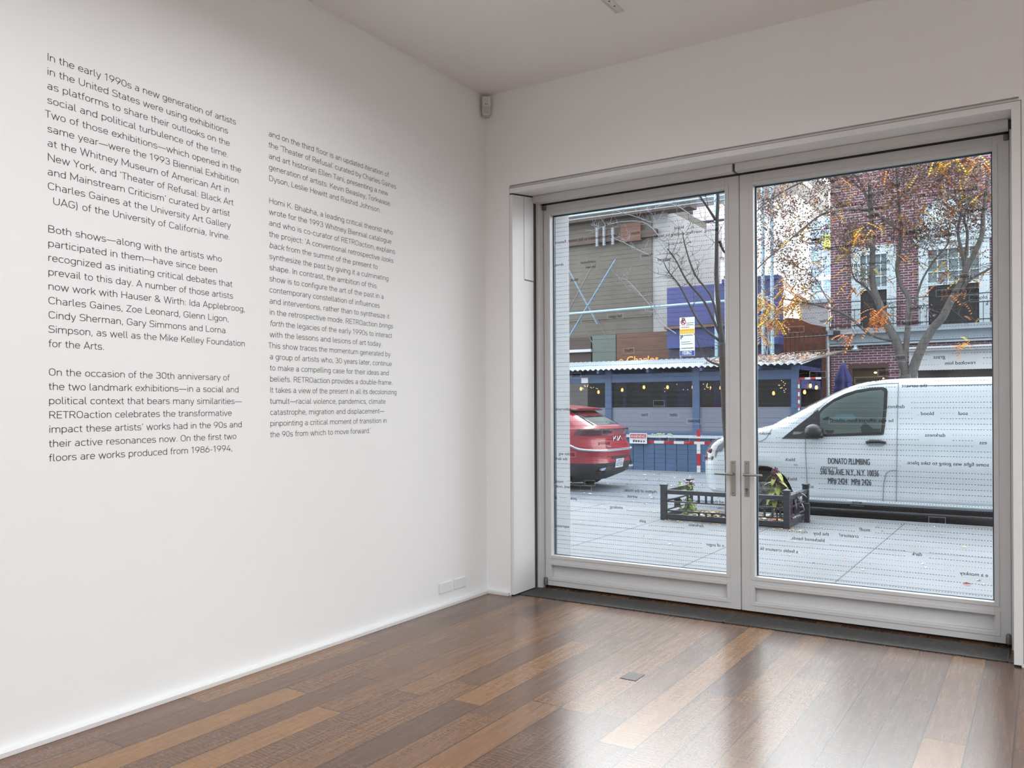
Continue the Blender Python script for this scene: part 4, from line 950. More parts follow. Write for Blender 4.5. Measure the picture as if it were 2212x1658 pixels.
# pale blocks far beyond the gap
M_FARW = mat('far_render', (244, 244, 240), rough=.9)
b = thing('building', 'sunlit pale building far beyond the gap with a beige cornice', 'building', (-18, 48, 0))
x0, x1 = P(1600, 500, y=48).x, P(1722, 500, y=48).x; zt = P(1660, 428, y=48).z
MB().box(x0, x1, 48, 56, -.1, zt).build('wall', M_FARW, b)
MB().box(x0-.6, x1+.2, 47.4, 56, zt, zt+2.2).build('cornice', mat('far_cornice', (126, 122, 118), rough=.9, noise=.1, nscale=1), b)
for k in range(2):
    q = MB(); xx = x0+(x1-x0)*(.45+.28*k)
    for zz in (zt-3.2, zt-6.4, zt-9.4): q.box(xx, xx+.12, 47.95, 48.02, zz-.1, zz+2.4).box(xx, xx+1.0, 47.95, 48.02, zz+1.15, zz+1.25)
    q.build('window', mat('far_window', (214, 220, 226), rough=.4), b)
b = thing('building', 'narrow pale building with greyish windows just left of the brick townhouse', 'building', (-11, 40, 0))
x0, x1 = P(1748, 560, y=40).x, P(1800, 560, y=40).x; zt = P(1770, 480, y=40).z
MB().box(x0, x1, 40, 46, -.1, zt).build('wall', mat('far_lilac', (226, 228, 238), rough=.9), b)
for py in (478, 500, 520, 545, 575, 610, 640):
    a = P(1752, py, y=39.95); q = MB().box(a.x, a.x+.5, 39.95, 40.05, a.z-.5, a.z+.1).box(a.x+.62, a.x+1.0, 39.95, 40.05, a.z-.5, a.z+.1); q.build('window', mat('far_glass', (150, 172, 196), rough=.3), b)
q = MB().box(P(1775, 525, y=39.5).x, P(1790, 525, y=39.5).x, 39.80, 39.945, P(1780, 536, y=39.5).z, P(1780, 505, y=39.5).z)
tag(q.build('banner', mat('banner_lime', (206, 220, 104), rough=.7)), 'small lime green banner on the far narrow building', 'banner')
q = MB().box(P(1728, 650, y=30).x, P(1790, 650, y=30).x, 30, 34, -.1, P(1760, 655, y=30).z)
b = thing('building', 'low grey brick outbuilding above the rust brown wall', 'building', (-7, 30, 0)); q.build('wall', brick_mat('grey_brick', (168, 168, 172), (150, 150, 158), (196, 196, 200)), b)
MB().box(P(1728, 650, y=30).x-.1, P(1790, 650, y=30).x+.1, 29.9, 34, P(1760, 655, y=30).z, P(1760, 655, y=30).z+.15).build('coping', M_STONE, b)

# ---- restaurant building behind the scaffold
YA = 19.0
b = thing('building', 'large drab beige brown building behind the pipe scaffold', 'building', (-11, YA, SW))
xa = P(1408, 560, y=YA).x
M_DRAB = mat('drab_render', (112, 108, 101), rough=.95, noise=.12, nscale=1.5)
MB().box(-24, xa, YA, YA+5, 4.2, 8.0).box(-24, xa, YA+.02, YA+5, SW, 4.3).build('wall', M_DRAB, b)
zt = P(1300, 478, y=YA).z
MB().box(-24, P(1500, 470, y=YA).x, YA-.35, YA+.2, zt, 8.8).box(-24, xa+.2, YA-.12, YA+1, P(1300, 525, y=YA).z, P(1300, 510, y=YA).z).build('upper_floor', mat('drab_brown', (92, 80, 74), rough=.95, noise=.15, nscale=2), b)
for k, (pa, pb, ya, yb) in enumerate(((1291, 1297, 492, 532), (1306, 1312, 490, 530), (1325, 1331, 492, 528))):
    a, e = P(pa, ya, y=YA-.1), P(pb, yb, y=YA-.1)
    MB().tube([(a.x, YA-.14, e.z), (a.x, YA-.14, a.z)], .05, 8).build('stand_pipe', mat('pipe_grey', (150, 156, 166), rough=.4), b)
a, e = P(1345, 486, y=YA), P(1388, 520, y=YA)
MB().box(a.x, e.x, YA-.16, YA, e.z, a.z).build('wall_panel', mat('panel_rust', (112, 82, 72), rough=.9), b)
a, e = P(1408, 560, y=YA), P(1440, 620, y=YA)
MB().box(xa-.02, P(1440, 600, y=YA).x, YA+.05, YA+5, SW, P(1420, 455, y=YA).z).build('side_wall', mat('pale_concrete', (176, 176, 176), rough=.95, noise=.08, nscale=2), b)
s = b
a = P(1333, 728, y=YA-.1); e = P(1425, 800, y=YA-.1)
MB().box(a.x, e.x+.6, YA-.15, YA, SW, a.z+.1).build('timber_panel', mat('timber_brown', (110, 76, 62), rough=.7, noise=.2, nscale=5, stretch=(.3,1,6)), s)
a = P(1280, 724, y=YA-.1); e = P(1331, 800, y=YA-.1)
MB().box(a.x, e.x, YA-.12, YA, SW, a.z).build('green_panel', mat('panel_green', (104, 116, 112), rough=.7), s)
a = P(1200, 731, y=YA-.1)
MB().box(-12, P(1279, 760, y=YA).x, YA-.08, YA, SW, a.z).build('dark_panel', mat('panel_umber', (82, 70, 66), rough=.8), s)
a = P(1229, 761, y=YA-.1); e = P(1279, 757, y=YA-.1)
MB().box(-12, e.x, YA-.2, YA-.05, e.z-.04, e.z+.05).build('light_strip', mat('strip_pale', (214, 216, 220), rough=.5), s)
# neon name over the door
c = P(1378, 776, y=YA-.22)
ns = text_mesh([('e Charlot', .30, 'CENTER', 0.0)])[0]
t = thing('neon_sign', 'orange neon restaurant name sign above the corrugated shed roof', 'sign', (c.x, YA-.22, c.z))
M_NEON = mat('neon_orange', (255, 140, 50), emit=1.1)
xs_ = [v[0] for v in ns[0]]; sc = (P(1420, 776, y=YA-.22).x-P(1335, 776, y=YA-.22).x)/(max(xs_)-min(xs_)); 
MB().add([(c.x+v[0]*sc+v[1]*.12, YA-.22, c.z-.11+v[1]*sc*.9) for v in ns[0]], ns[1]).build('lettering', M_NEON, t)
for px in (1350, 1375, 1402): a = P(px, 779, y=YA-.2); MB().tube([(a.x, YA-.2, a.z), (a.x, YA-.1, a.z)], .012, 5).build('mount', M_BLACKIRON, t)
# blue storefront
b = thing('building', 'purplish blue painted restaurant storefront right of the drab building', 'building', (-4.5, 18.2, SW))
YS = 18.0
x0, x1 = P(1441, 700, y=YS).x, P(1682, 700, y=YS).x
z1 = P(1441, 622, y=YS).z
M_BLUE = mat('storefront_blue', (62, 70, 134), rough=.6, noise=.12, nscale=2); M_BLUE2 = mat('storefront_cobalt', (56, 74, 150), rough=.5)
MB().box(x0, x1, YS, YS+.5, P(1460, 703, y=YS).z, z1).build('upper_wall', M_BLUE, b)
zz = P(1500, 703, y=YS).z
MB().box(x0, x1, YS-.25, YS+.2, zz-.08, zz).build('awning_edge', mat('awning_brown', (122, 96, 76), rough=.7), b)
MB().box(x0, x1, YS-.02, YS+.5, P(1460, 752, y=YS).z, zz-.06).build('fascia', M_BLUE2, b)
MB().box(x0, x1, YS+.15, YS+.5, SW, P(1460, 752, y=YS).z).build('dark_front', mat('front_dark', (48, 50, 84), rough=.5), b)
MB().box(P(1560, 640, y=YS).x, x1, YS-.05, YS+.5, z1, P(1600, 600, y=YS).z).build('parapet', M_BLUE, b)
# pale set-back house with fire escape
b = thing('building', 'pale grey set back building with a dark fire escape', 'building', (-8, 25, 0))
YC = 25.0
x0, x1 = P(1436, 520, y=YC).x, P(1556, 520, y=YC).x
MB().box(x0, x1, YC, YC+6, -.1, P(1500, 462, y=YC).z).build('wall', mat('grey_render', (235, 233, 234), rough=.95, noise=.06, nscale=1), b)
MB().box(x0-.3, P(1492, 470, y=YC).x, YC-.3, YC+4, P(1470, 480, y=YC).z, P(1470, 450, y=YC).z+2).build('overhang', mat('grey_dark', (84, 84, 90), rough=.9), b)
MB().box(P(1500, 480, y=YC).x, x1+.12, YC-.15, YC+2.9, P(1520, 560, y=YC).z, P(1520, 448, y=YC).z).build('bay', mat('grey_pinkish', (238, 226, 228), rough=.95), b)
q = MB()
for px, py0, py1 in ((1479, 500, 620), (1490, 470, 615), (1508, 500, 610)):
    q.tube([P(px, py0, y=YC-.6), P(px+6, py1, y=YC-.6)], .05, 5)
for py in (520, 545, 575): q.tube([P(1478, py+4, y=YC-.6), P(1512, py, y=YC-.6)], .04, 5)
q.tube([P(1440, 590, y=YC-.6), P(1500, 622, y=YC-.6)], .07, 5).tube([P(1440, 488, y=YC-.6), P(1565, 474, y=YC-.6)], .05, 5)
q.build('fire_escape', mat('escape_iron', (62, 66, 92), rough=.6), b)
# scaffold of pale blue pipes
YP = 17.2
s = thing('scaffold', 'pipe scaffold of pale blue tubes in front of the drab building', 'scaffold', (-6, YP, SW))
M_PIPE = mat('pipe_lightblue', (176, 208, 226), rough=.4)
def pipe(name, a, e, r=.028, y0=YP, y1=YP): MB().tube([P(a[0], a[1], y=y0), P(e[0], e[1], y=y1)], r, 8).build(name, M_PIPE, s, smooth=2)
for px, pz in ((1546, 420), (1568, 420), (1647, 400), (1667, 470)):
    a = P(px, pz, y=YP); MB().tube([(a.x, YP, SW), (a.x, YP, 8.2)], .05, 8).build('upright', M_PIPE, s, smooth=2)
pipe('ledger', (1150, 478), (1566, 421), .026); pipe('ledger', (1150, 486), (1566, 430), .010); pipe('ledger', (1150, 684), (1668, 641), .034)
M_PIPE = mat('pipe_steelblue', (120, 150, 178), rough=.5)
pipe('brace', (1190, 510), (1290, 700), .022, YP, YP+.3); pipe('brace', (1190, 792), (1330, 560), .026, YP, YP+.3)
M_PIPE = mat('pipe_dim', (118, 116, 112), rough=.6)
pipe('brace', (1229, 670), (1282, 570), .02, YP+1, YP+1.3); pipe('brace', (1228, 642), (1282, 745), .016, YP+1, YP+1.3); pipe('brace', (1260, 640), (1318, 742), .016, YP+1, YP+1.3)
M_PIPE = mat('pipe_bluegrey', (150, 172, 190), rough=.5)
pipe('brace', (1636, 690), (1664, 790), .02); pipe('brace', (1650, 640), (1668, 790), .02); pipe('brace', (1664, 700), (1655, 790), .016)
# ---- parking sign on its pole
c0, c1 = P(1468, 686, y=16.9), P(1501, 768, y=16.9)
t = thing('parking_sign', 'tall white parking zone sign with yellow band on a thin post', 'sign', (c0.x, 16.9, SW))
MB().tube([(c0.x+.02, 16.93, SW), (c0.x+.02, 16.93, c0.z-.1)], .03, 8).build('post', mat('post_grey', (140, 142, 168), rough=.4), t)
MB().box(c0.x, c1.x, 16.895, 16.91, c1.z, c0.z).build('plate', mat('sign_white', (232, 238, 242), rough=.4), t, bevel=.006)
hh = c0.z-c1.z; ww = c1.x-c0.x; sy = 16.892
def srect(name, x0, x1, z0, z1, m): MB().box(c0.x+ww*x0, c0.x+ww*x1, sy, 16.896, c1.z+hh*z0, c1.z+hh*z1).build(name, m, t)
srect('yellow_band', .02, .98, .575, .70, mat('sign_yellow', (232, 186, 40), rough=.5)); srect('blue_band', .02, .98, .01, .14, mat('sign_blue', (44, 70, 150), rough=.5))
M_SRED = mat('sign_red', (190, 40, 60), rough=.5); M_SBLK = mat('sign_black', (40, 44, 54), rough=.5)
cx, cz = c0.x+ww*.25, c1.z+hh*.88; rr = ww*.18
q = MB()
for k in range(20):
    a0, a1 = 2*math.pi*k/20, 2*math.pi*(k+1)/20
    q.prism([(cx+r_*math.cos(a), sy, cz+r_*math.sin(a)) for a, r_ in ((a0, rr*.7), (a1, rr*.7), (a1, rr), (a0, rr))], (0, .004, 0))
q.obox((cx, sy+.002, cz), (rr*.6, 0, -rr*.6), (0, .002, 0), (.012, 0, .012)); q.box(c0.x+ww*.08, c0.x+ww*.66, sy, 16.896, c1.z+hh*.735, c1.z+hh*.75)
q.build('prohibition_mark', M_SRED, t)
tm = text_mesh([('P', .30, 'CENTER', .006), ('P', .22, 'CENTER', .006), ('102862', .155, 'CENTER', .002)])
q = MB()
for (vs, fs), (fx, fz) in zip(tm[:2], ((.25, .855), (.14, .44))): q.add([(c0.x+ww*fx+v[0]*.7, sy-.001, c1.z+hh*fz+v[1]*.7) for v in vs], fs)
for fz, a, e in ((.80, .45, .9), (.845, .45, .95), (.525, .1, .9), (.36, .1, .7), (.31, .1, .85), (.2, .1, .9)): q.box(c0.x+ww*a, c0.x+ww*e, sy, 16.896, c1.z+hh*fz, c1.z+hh*(fz+.012))
q.build('lettering', M_SBLK, t)
MB().add([(c0.x+ww*.47+v[0]*.62, sy-.001, c1.z+hh*.04+v[1]*.9) for v in tm[2][0]], tm[2][1]).build('number', mat('sign_numeral', (240, 240, 240)), t)

# ================================================================== DINING SHED IN THE FAR KERB LANE
YD, YE = 14.62, 16.9
xl, xr = -11.0, P(1727, 900, y=YD).x
sh = thing('dining_shed', 'blue outdoor dining shed with corrugated roof across the street', 'shed', ((xl+xr)/2, 15.7, ST))
M_SBLUE = mat('shed_blue', (66, 92, 130), rough=.6, noise=.12, nscale=3); M_SBLUE2 = mat('shed_navy', (56, 62, 118), rough=.6)
ze = 2.36; zb = 2.72
# corrugated roof, ridged across the slope
q = MB(); vs = []; fs = []; nx = 420; x0r, x1r = xl, xr+.12
for i in range(nx+1):
    x = x0r+(x1r-x0r)*i/nx; h = .022*math.sin(2*math.pi*x/.152)
    vs += [(x, YD-.28, ze+h), (x, YE+.1, zb+h)]
for i in range(nx): a = 2*i; fs.append((a, a+2, a+3, a+1))
q.add(vs, fs).build('roof_sheet', mat('roof_tin', (190, 200, 208), rough=.45, metal=.2, noise=.15, nscale=2), sh)
vs = []; fs = []
xo = [xr+.12, xr+.45, xr+.8]
q = MB().prism([(xr+.12, YD-.28, ze+.01), (xr+.95, YD+.4, ze+.28), (xr+.95, YE+.1, zb+.06), (xr+.12, YE+.1, zb)], (0, 0, .03)).build('roof_board', mat('roof_ply', (128, 116, 106), rough=.9, noise=.2, nscale=6), sh)
q = MB().box(xl, xr, YD-.02, YD+.07, 2.02, 2.24).box(xl, xr, YD-.02, YD+.07, .66, .74).box(xl, xr, YE-.07, YE, 2.1, 2.6).box(xr-.09, xr, YD, YE, 2.02, 2.24)
q.build('beam', M_SBLUE, sh)
for x in (xr-.09, xr-.09-2.4, xr-.09-4.8, xr-.09-7.2): 
    MB().box(x-.09, x+.09, YD-.03, YD+.15, ST, 2.34).build('post', M_SBLUE, sh)
for x in (xr-.05, -3.2, -5.6, -8): MB().box(x-.05, x+.05, YE-.1, YE, ST, 2.6).build('post', M_SBLUE2, sh)
for k in range(7):
    x = xl+.5+k*1.4; MB().box(x-.03, x+.03, YD-.25, YE, ze-.10, ze-.02).build('rafter', M_SBLUE, sh)
for k, (a, e) in enumerate(((xr-2.4, xr-.18), (xr-4.8, xr-2.58), (xr-7.2, xr-4.98), (xl, xr-7.38))):
    MB().box(a, e, YD+.03, YD+.045, 1.36, 2.02).build('clear_screen', M_PLEXI, sh)
    MB().box(a, e, YD+.02, YD+.05, .74, 1.37).build('frosted_panel', mat('panel_frost', (122, 128, 146), rough=.35), sh)
# right end wall: panel, opening and post
MB().box(xr-.03, xr, YD+.1, YE, ST, 1.37).build('end_panel', mat('panel_frost', (122, 128, 146)), sh)
MB().box(xr-.02, xr, YD+.1, YE, 1.8, 2.34).build('end_board', mat('shed_royal', (62, 76, 140), rough=.6), sh)
MB().box(xl, xr, YE-.06, YE-.03, ST, 1.2).build('back_wall', mat('shed_dim', (58, 58, 76), rough=.8), sh)
MB().box(xl, xr, YD, YE, ST, ST+.12).build('deck', mat('deck_wood', (96, 86, 80), rough=.9), sh)
MB().box(xl, xr, YE-.12, YE-.06, 1.2, 2.2).build('rear_opening', mat('shed_interior', (70, 62, 58), rough=.9, noise=.5, nscale=1.6, stretch=(2.5,1,.2)), sh)
for x, w in ((-6.7, .1), (-5.5, .16), (-5.05, .35), (-4.0, .2), (-3.55, .2), (-2.0, .2)):
    MB().box(x, x+w, YE-.16, YE-.12, .8, 2.1).build('inner_panel', mat('shed_ultramarine', (64, 72, 160), rough=.6), sh)
# planter barrier along the front
x1b = xr+.02
pb = thing('planter_barrier', 'blue planked street barrier with white cap in front of the dining shed', 'barrier', (-5, 14.3, ST))
M_BAR = mat('barrier_blue', (64, 96, 134), rough=.7, noise=.15, nscale=2)
q = MB(); x = xl
while x < x1b-.05:
    q.box(x, min(x+.275, x1b), 14.16, 14.56, ST, .62); x += .29
q.build('plank', M_BAR, pb)
MB().box(xl, x1b, 14.19, 14.53, ST, .60).build('core', mat('barrier_joint', (30, 40, 56), rough=.9), pb)
MB().box(xl, x1b+.02, 14.12, 14.60, .62, .67).build('cap', mat('cap_white', (206, 216, 222), rough=.6), pb)
M_TW = mat('tape_white', (226, 228, 232), rough=.3); M_TR = mat('tape_red', (186, 44, 54), rough=.3)
zt0 = P(1450, 955, y=14.15).z
qa = MB(); qb = MB(); k = 0; x = P(1392, 955, y=14.15).x
while x < x1b-.1:
    (qb if k % 2 == 0 else qa).box(x, x+.26, 14.15, 14.158, zt0-.034, zt0+.034); x += .26; k += 1
xv = P(1509, 955, y=14.15).x
for k in range(4): (qb if k % 2 == 0 else qa).box(xv-.045, xv+.045, 14.146, 14.156, zt0+.32-.29*(k+1), zt0+.32-.29*k)
qa.build('white_tape', M_TW, pb); qb.build('red_tape', M_TR, pb)
q = MB()
for k in range(22): q.ell((-4.55+rs.uniform(-.3,.3), 14.36, .69+rs.uniform(-.01,.02)), .035, .03, .02, 6, 4)
q.build('planting', mat('planting_pale', (168, 186, 156), rough=.7), pb)
# tape on the shed post
q = MB(); q2 = MB(); xp = xr-.09
for k in range(14): (q if k % 2 else q2).box(xp+.07, xp+.105, YD-.045, YD-.03, 1.98-.09*(k+1), 1.98-.09*k)
for k in range(4): (q if k % 2 else q2).box(xp+.1+.12*k, xp+.1+.12*(k+1), YD-.02+.0, YD-.012, 2.0, 2.05)
q.build('white_tape', M_TW, sh); q2.build('red_tape', M_TR, sh)
# warning notice on the barrier
a, e = P(1369, 935, y=14.09), P(1397, 958, y=14.09)
t = thing('warning_sign', 'white warning notice with red heading on the blue barrier beside the red car', 'sign', (a.x, 14.10, e.z))
MB().box(a.x-.12, e.x, 14.095, 14.11, e.z, a.z).build('plate', mat('notice_white', (230, 234, 240), rough=.5), t)
MB().box(a.x-.10, e.x-.02, 14.091, 14.096, a.z-.13, a.z-.02).build('heading', mat('notice_red', (196, 50, 66), rough=.5), t)
tm = text_mesh([('WARNING', .11, 'CENTER', .001), ('Please', .075, 'CENTER', 0)])
MB().add([((a.x+e.x)/2-.06+v[0]*.76, 14.089, a.z-.113+v[1]) for v in tm[0][0]], tm[0][1]).build('heading_lettering', M_TW, t)
MB().tube([(e.x-.1, 14.1, e.z+.05), (e.x-.1, 14.17, e.z+.05)], .012, 6).build('fixing', M_BLACKIRON, t)
q = MB().add([((a.x+e.x)/2-.1+v[0], 14.092, a.z-.21+v[1]) for v in tm[1][0]], tm[1][1])
for k in range(5): q.box((a.x+e.x)/2-.2+.07*k, (a.x+e.x)/2-.16+.07*k, 14.092, 14.096, e.z+.04, e.z+.075)
q.build('lettering', M_SBLK, t)
# small notice hanging in the shed
a, e = P(1256, 816, y=14.6), P(1270.5, 827, y=14.6)
tag(MB().box(a.x, e.x, 14.59, 14.6, e.z, a.z).build('paper_notice', M_TW), 'small white paper notice hanging under the shed roof', 'notice')
# roof leaves
rt = thing('fallen_leaves', 'brown autumn leaves covering the right end of the shed roof', 'leaves', (-2, 15.5, 2.5), kind='stuff')
for m_, n_ in ((M_LB, 420), (M_LO, 420), (M_LP, 240)):
    q = MB()
    for _ in range(n_):
        x = rs.uniform(-3.6, xr+.1); y = rs.uniform(14.62, 16.9); z = ze+(zb-ze)*(y-14.34)/(YE+.1-14.34)+.03
        leaf_quad(q, (x, y, z+rs.uniform(0,.03)), rs.uniform(.03,.06), (rs.uniform(-.4,.4), rs.uniform(-.6,.2), 1), rs.uniform(0,6))
    q.build('leaf', m_, rt)['kind'] = 'stuff'
# string lights: one bulb each
M_BULB = mat('bulb_glow', (255, 176, 90), emit=5.0); M_SOCK = mat('bulb_socket', (40, 36, 34), rough=.6)
BP = [(1255,839),(1292.8,846),(1344,841.5),(1391,835.5),(1442,835.5),(1497,835.5),(1557,837),(1671,848.5),(1719,832),(1738,846),(1750.5,832.5),(1763.5,836)]
order = ['first','second','third','fourth','fifth','sixth','seventh']
for k, (px, py) in enumerate(BP):
    y = 15.4 if k < 8 else 15.1+.25*(k-8); c = P(px, py, y=y)
    lab = ('amber bulb in the dining shed, %s from left in the left door' % order[k]) if k < 7 else ('amber bulb in the dining shed, %s from left in the right door' % order[k-7])
    t = thing('pendant_bulb', lab, 'light bulb', tuple(c), 'string of bulbs in the dining shed')
    MB().lathe([(0, -.055), (.025, -.045), (.035, -.015), (.03, .015), (.016, .045), (0, .045)], tuple(c), 12).build('bulb', M_BULB, t, smooth=True)
    MB().lathe([(0, .04), (.018, .04), (.018, .09), (0, .09)], tuple(c), 8).tube([(c.x, c.y, c.z+.09), (c.x, c.y, 2.38)], .005, 4).build('socket', M_SOCK, t)
q = MB()
for _ in range(46):
    px = rs.choice([rs.gauss(1275, 12), rs.gauss(1452, 12), rs.gauss(1530, 8), rs.gauss(1692, 10)]); c = P(px, rs.gauss(836, 5), y=16.6); q.ell(c, .012, .012, .012, 6, 4)
tag(q.build('fairy_lights', mat('fairy_glow', (255, 220, 150), emit=3)), 'tiny warm fairy lights in the back of the dining shed', 'fairy lights', kind='stuff')
# ================================================================== VEHICLES
def ring(sl, yc, ns=40, nc=8, nf=8, xs=None):
    """plan outline of one height slice, front at -x. sl: dict z, xf, xr, hw, rf, rr, zf (extra drop at nose)"""
    xf, xr, hw, rf, rr = sl['xf'], sl['xr'], sl['hw'], sl['rf'], sl['rr']; pts = []
    xa, xb = xf+rf, xr-rr
    for k in range(ns): pts.append((xb+(xa-xb)*k/ns, yc-hw))                    # near side, rear to front
    for k in range(nc): a = math.pi*.5*k/nc; pts.append((xa-rf*math.sin(a), yc-hw+min(rf*1.3, hw*.9)*(1-math.cos(a))))
    y0 = yc-hw+min(rf*1.3, hw*.9)
    for k in range(nf): pts.append((xf, y0+(2*yc-2*y0)*k/nf))
    for k in range(nc): a = math.pi*.5*(1-k/nc); pts.append((xa-rf*math.sin(a), yc+hw-min(rf*1.3, hw*.9)*(1-math.cos(a))))
    for k in range(ns): pts.append((xa+(xb-xa)*k/ns, yc+hw))
    rw = min(rr*1.2, hw*.9)
    for k in range(nc): a = math.pi*.5*k/nc; pts.append((xb+rr*math.sin(a), yc+hw-rw*(1-math.cos(a))))
    y1 = yc+hw-rw
    for k in range(nf): pts.append((xr, y1+(2*yc-2*y1)*k/nf))
    for k in range(nc): a = math.pi*.5*(1-k/nc); pts.append((xb+rr*math.sin(a), yc-hw+rw*(1-math.cos(a))))
    return pts
def car_rings(slices, yc, zfun, arches=()):
    R = []
    for sl in slices:
        g = []
        for (x, y) in ring(sl, yc):
            z = zfun(sl, x, y)
            for xc, zc, ra in arches:
                if abs(x-xc) < ra and abs(y-yc) > sl['hw']*.8: z = max(z, zc+math.sqrt(ra*ra-(x-xc)**2))
            g.append(Vector((x, y, z)))
        R.append(g)
    return R
def rings_mesh(R, close_top=True):
    mb = MB(); n = len(R[0]); vs = [v for g in R for v in g]; fs = []
    for i in range(len(R)-1):
        for k in range(n): a = i*n+k; b = i*n+(k+1) % n; fs.append((a, a+n, b+n, b))
    if close_top: fs.append(tuple((len(R)-1)*n+k for k in range(n-1, -1, -1)))
    mb.add(vs, fs); return mb
def wheel(parent, c, r, w, m_tyre, m_rim, spokes=5):
    x, y, z = c; 
    wh = MB().lathe([(r*.62, -w/2), (r*.92, -w/2), (r, -w*.32), (r, w*.32), (r*.92, w/2), (r*.62, w/2)], c, 32, 'y').build('tyre', m_tyre, parent, smooth=2)
    q = MB().lathe([(0, -w*.30), (r*.13, -w*.36), (r*.2, -w*.30), (r*.54, -w*.25), (r*.62, -w*.46), (r*.66, -w*.46), (r*.66, w*.4), (0, w*.4)], c, 32, 'y')
    for k in range(spokes):
        a = 2*math.pi*k/spokes; d = Vector((math.cos(a), 0, math.sin(a))); s = Vector((-math.sin(a), 0, math.cos(a)))
        q.obox(Vector(c)+d*r*.38+Vector((0, -w*.34, 0)), d*r*.24, s*r*.07, Vector((0, w*.06, 0)))
    q.build('rim', m_rim, parent, smooth=2)
M_TYRE = mat('tyre_rubber', (38, 36, 38), rough=.85); M_RIM = mat('wheel_alloy', (150, 152, 156), rough=.35, metal=.7)
M_BPL = mat('black_plastic', (34, 36, 40), rough=.45); M_SEAM = mat('panel_seam', (120, 128, 138), rough=.7)
# ---------------- white van
VY = 7.71; XF = -.80; VXR = 4.36
M_VAN = mat('van_white', (226, 236, 242), rough=.28, coat=.6, k=.64)
van = thing('van', 'white plumbing delivery van parked along the kerb', 'van', (1.8, VY, ST))
S = lambda z, xf, xr, hw, rf=.34, rr=.14, hood=0: dict(z=z, xf=xf, xr=xr, hw=hw, rf=rf, rr=rr, hood=hood)
vs_ = [S(.06,-.60,4.30,.90), S(.13,-.72,4.34,.935), S(.17,-.76,4.35,.945), S(.20,-.77,4.36,.935), S(.40,-.80,4.36,.950), S(.56,-.80,4.36,.960), S(.70,-.77,4.36,.962), S(.74,-.76,4.36,.950), S(.88,-.68,4.36,.950,.36), S(.955,-.50,4.36,.945,.36), S(1.03,-.22,4.35,.925,.36), S(1.10,.10,4.34,.905,.34), S(1.125,.20,4.34,.895,.34),
       S(1.25,.42,4.33,.875,.32), S(1.40,.70,4.32,.850,.30), S(1.55,1.00,4.31,.825,.28), S(1.65,1.22,4.30,.80,.28), S(1.70,1.36,4.28,.775,.28), S(1.735,1.50,4.26,.735,.28), S(1.758,1.66,4.22,.66,.28), S(1.772,1.85,4.15,.50,.24), S(1.778,2.1,4.05,.25,.15)]
VW = (.175, .135, .415)
R = car_rings(vs_, VY, lambda sl, x, y: sl['z'], arches=[VW, (3.66, .135, .415)])
rings_mesh(R).build('body', M_VAN, van, smooth=2)
def van_y(x, z):
    zs = [s['z'] for s in vs_]; hw = [s['hw'] for s in vs_]; return VY-float(np.interp(z, zs, hw))
def vpt(px, py, off=.006):
    y = 6.8
    for _ in range(6): p = P(px, py, y=y); y = van_y(p.x, p.z)
    return Vector((p.x, y-off, p.z))
def vpatch(pts, name, m, off=.006, parent=van, thick=.0):
    q = [vpt(px, py, off) for px, py in pts]; return MB().prism(q, (0, .02, 0)).build(name, m, parent)
def vseam(pts, r=.0035, name='seam', m=M_SEAM):
    d = [pts[0]]
    for (xa, ya), (xb, yb) in zip(pts, pts[1:]):
        n_ = max(1, int(max(abs(xb-xa), abs(yb-ya))/5))
        d += [(xa+(xb-xa)*k/n_, ya+(yb-ya)*k/n_) for k in range(1, n_+1)]
    pts = d
    return MB().tube([vpt(px, py, .005) for px, py in pts], r, 5).build(name, m, van)
vpatch([(1689,947),(1697,940),(1708,931),(1725,917),(1745,902),(1762,888),(1768,884),(1768,948),(1700,947)], 'quarter_window_frame', M_BPL)
vpatch([(1712,935),(1730,921),(1739,917),(1739,930),(1728,937),(1714,938)], 'quarter_window', mat('van_glass_light', (128, 138, 140), rough=.08), .009)
wf = [(1767,942),(1767,890),(1778,878),(1800,862),(1825,850),(1850,842),(1880,837),(1905,835.5),(1915,838),(1917.5,845),(1916,880),(1912,920),(1909,938),(1905,939),(1770,943)]
vpatch(wf, 'window_frame', M_BPL, .007)
M_VGL = mat('van_glass', (84, 98, 98), rough=.05, spec=.8)
wi = [(1770,939),(1770,893),(1781,880),(1802,865),(1826,854),(1850,846.5),(1880,841),(1904,839.5),(1912,842),(1913.5,848),(1912,880),(1908,918),(1905,933),(1900,935)]
gl = vpatch(wi, 'window', glass_mat('van_window_glass', (.85, .9, .9), .06), .030)
vpatch([(1772,938),(1772,893),(1783,882),(1802,868),(1826,857),(1850,849),(1880,844),(1904,842),(1910,846),(1908,890),(1903,932)], 'cabin_and_reflection', mat('cabin_reflection_paint', (128, 140, 138), rough=.5, noise=.35, nscale=1.2, stretch=(.4,1,3), k=.9), .016)  # painted sheet: cabin tone with grey-green streaks for reflections in the glass
# seat, wheel and mirror outlines seen through the window are thin shapes on the inner trim
vpatch([(1788,936),(1776,920),(1778,904),(1790,899),(1801,907),(1806,920),(1800,936)], 'steering_wheel', M_BPL, .021)
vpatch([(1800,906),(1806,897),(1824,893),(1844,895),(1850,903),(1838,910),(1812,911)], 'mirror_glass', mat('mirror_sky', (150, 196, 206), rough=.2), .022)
vpatch([(1862,935),(1858,915),(1870,908),(1892,910),(1902,920),(1902,933)], 'seat', mat('seat_grey', (92, 100, 104), rough=.8), .021)
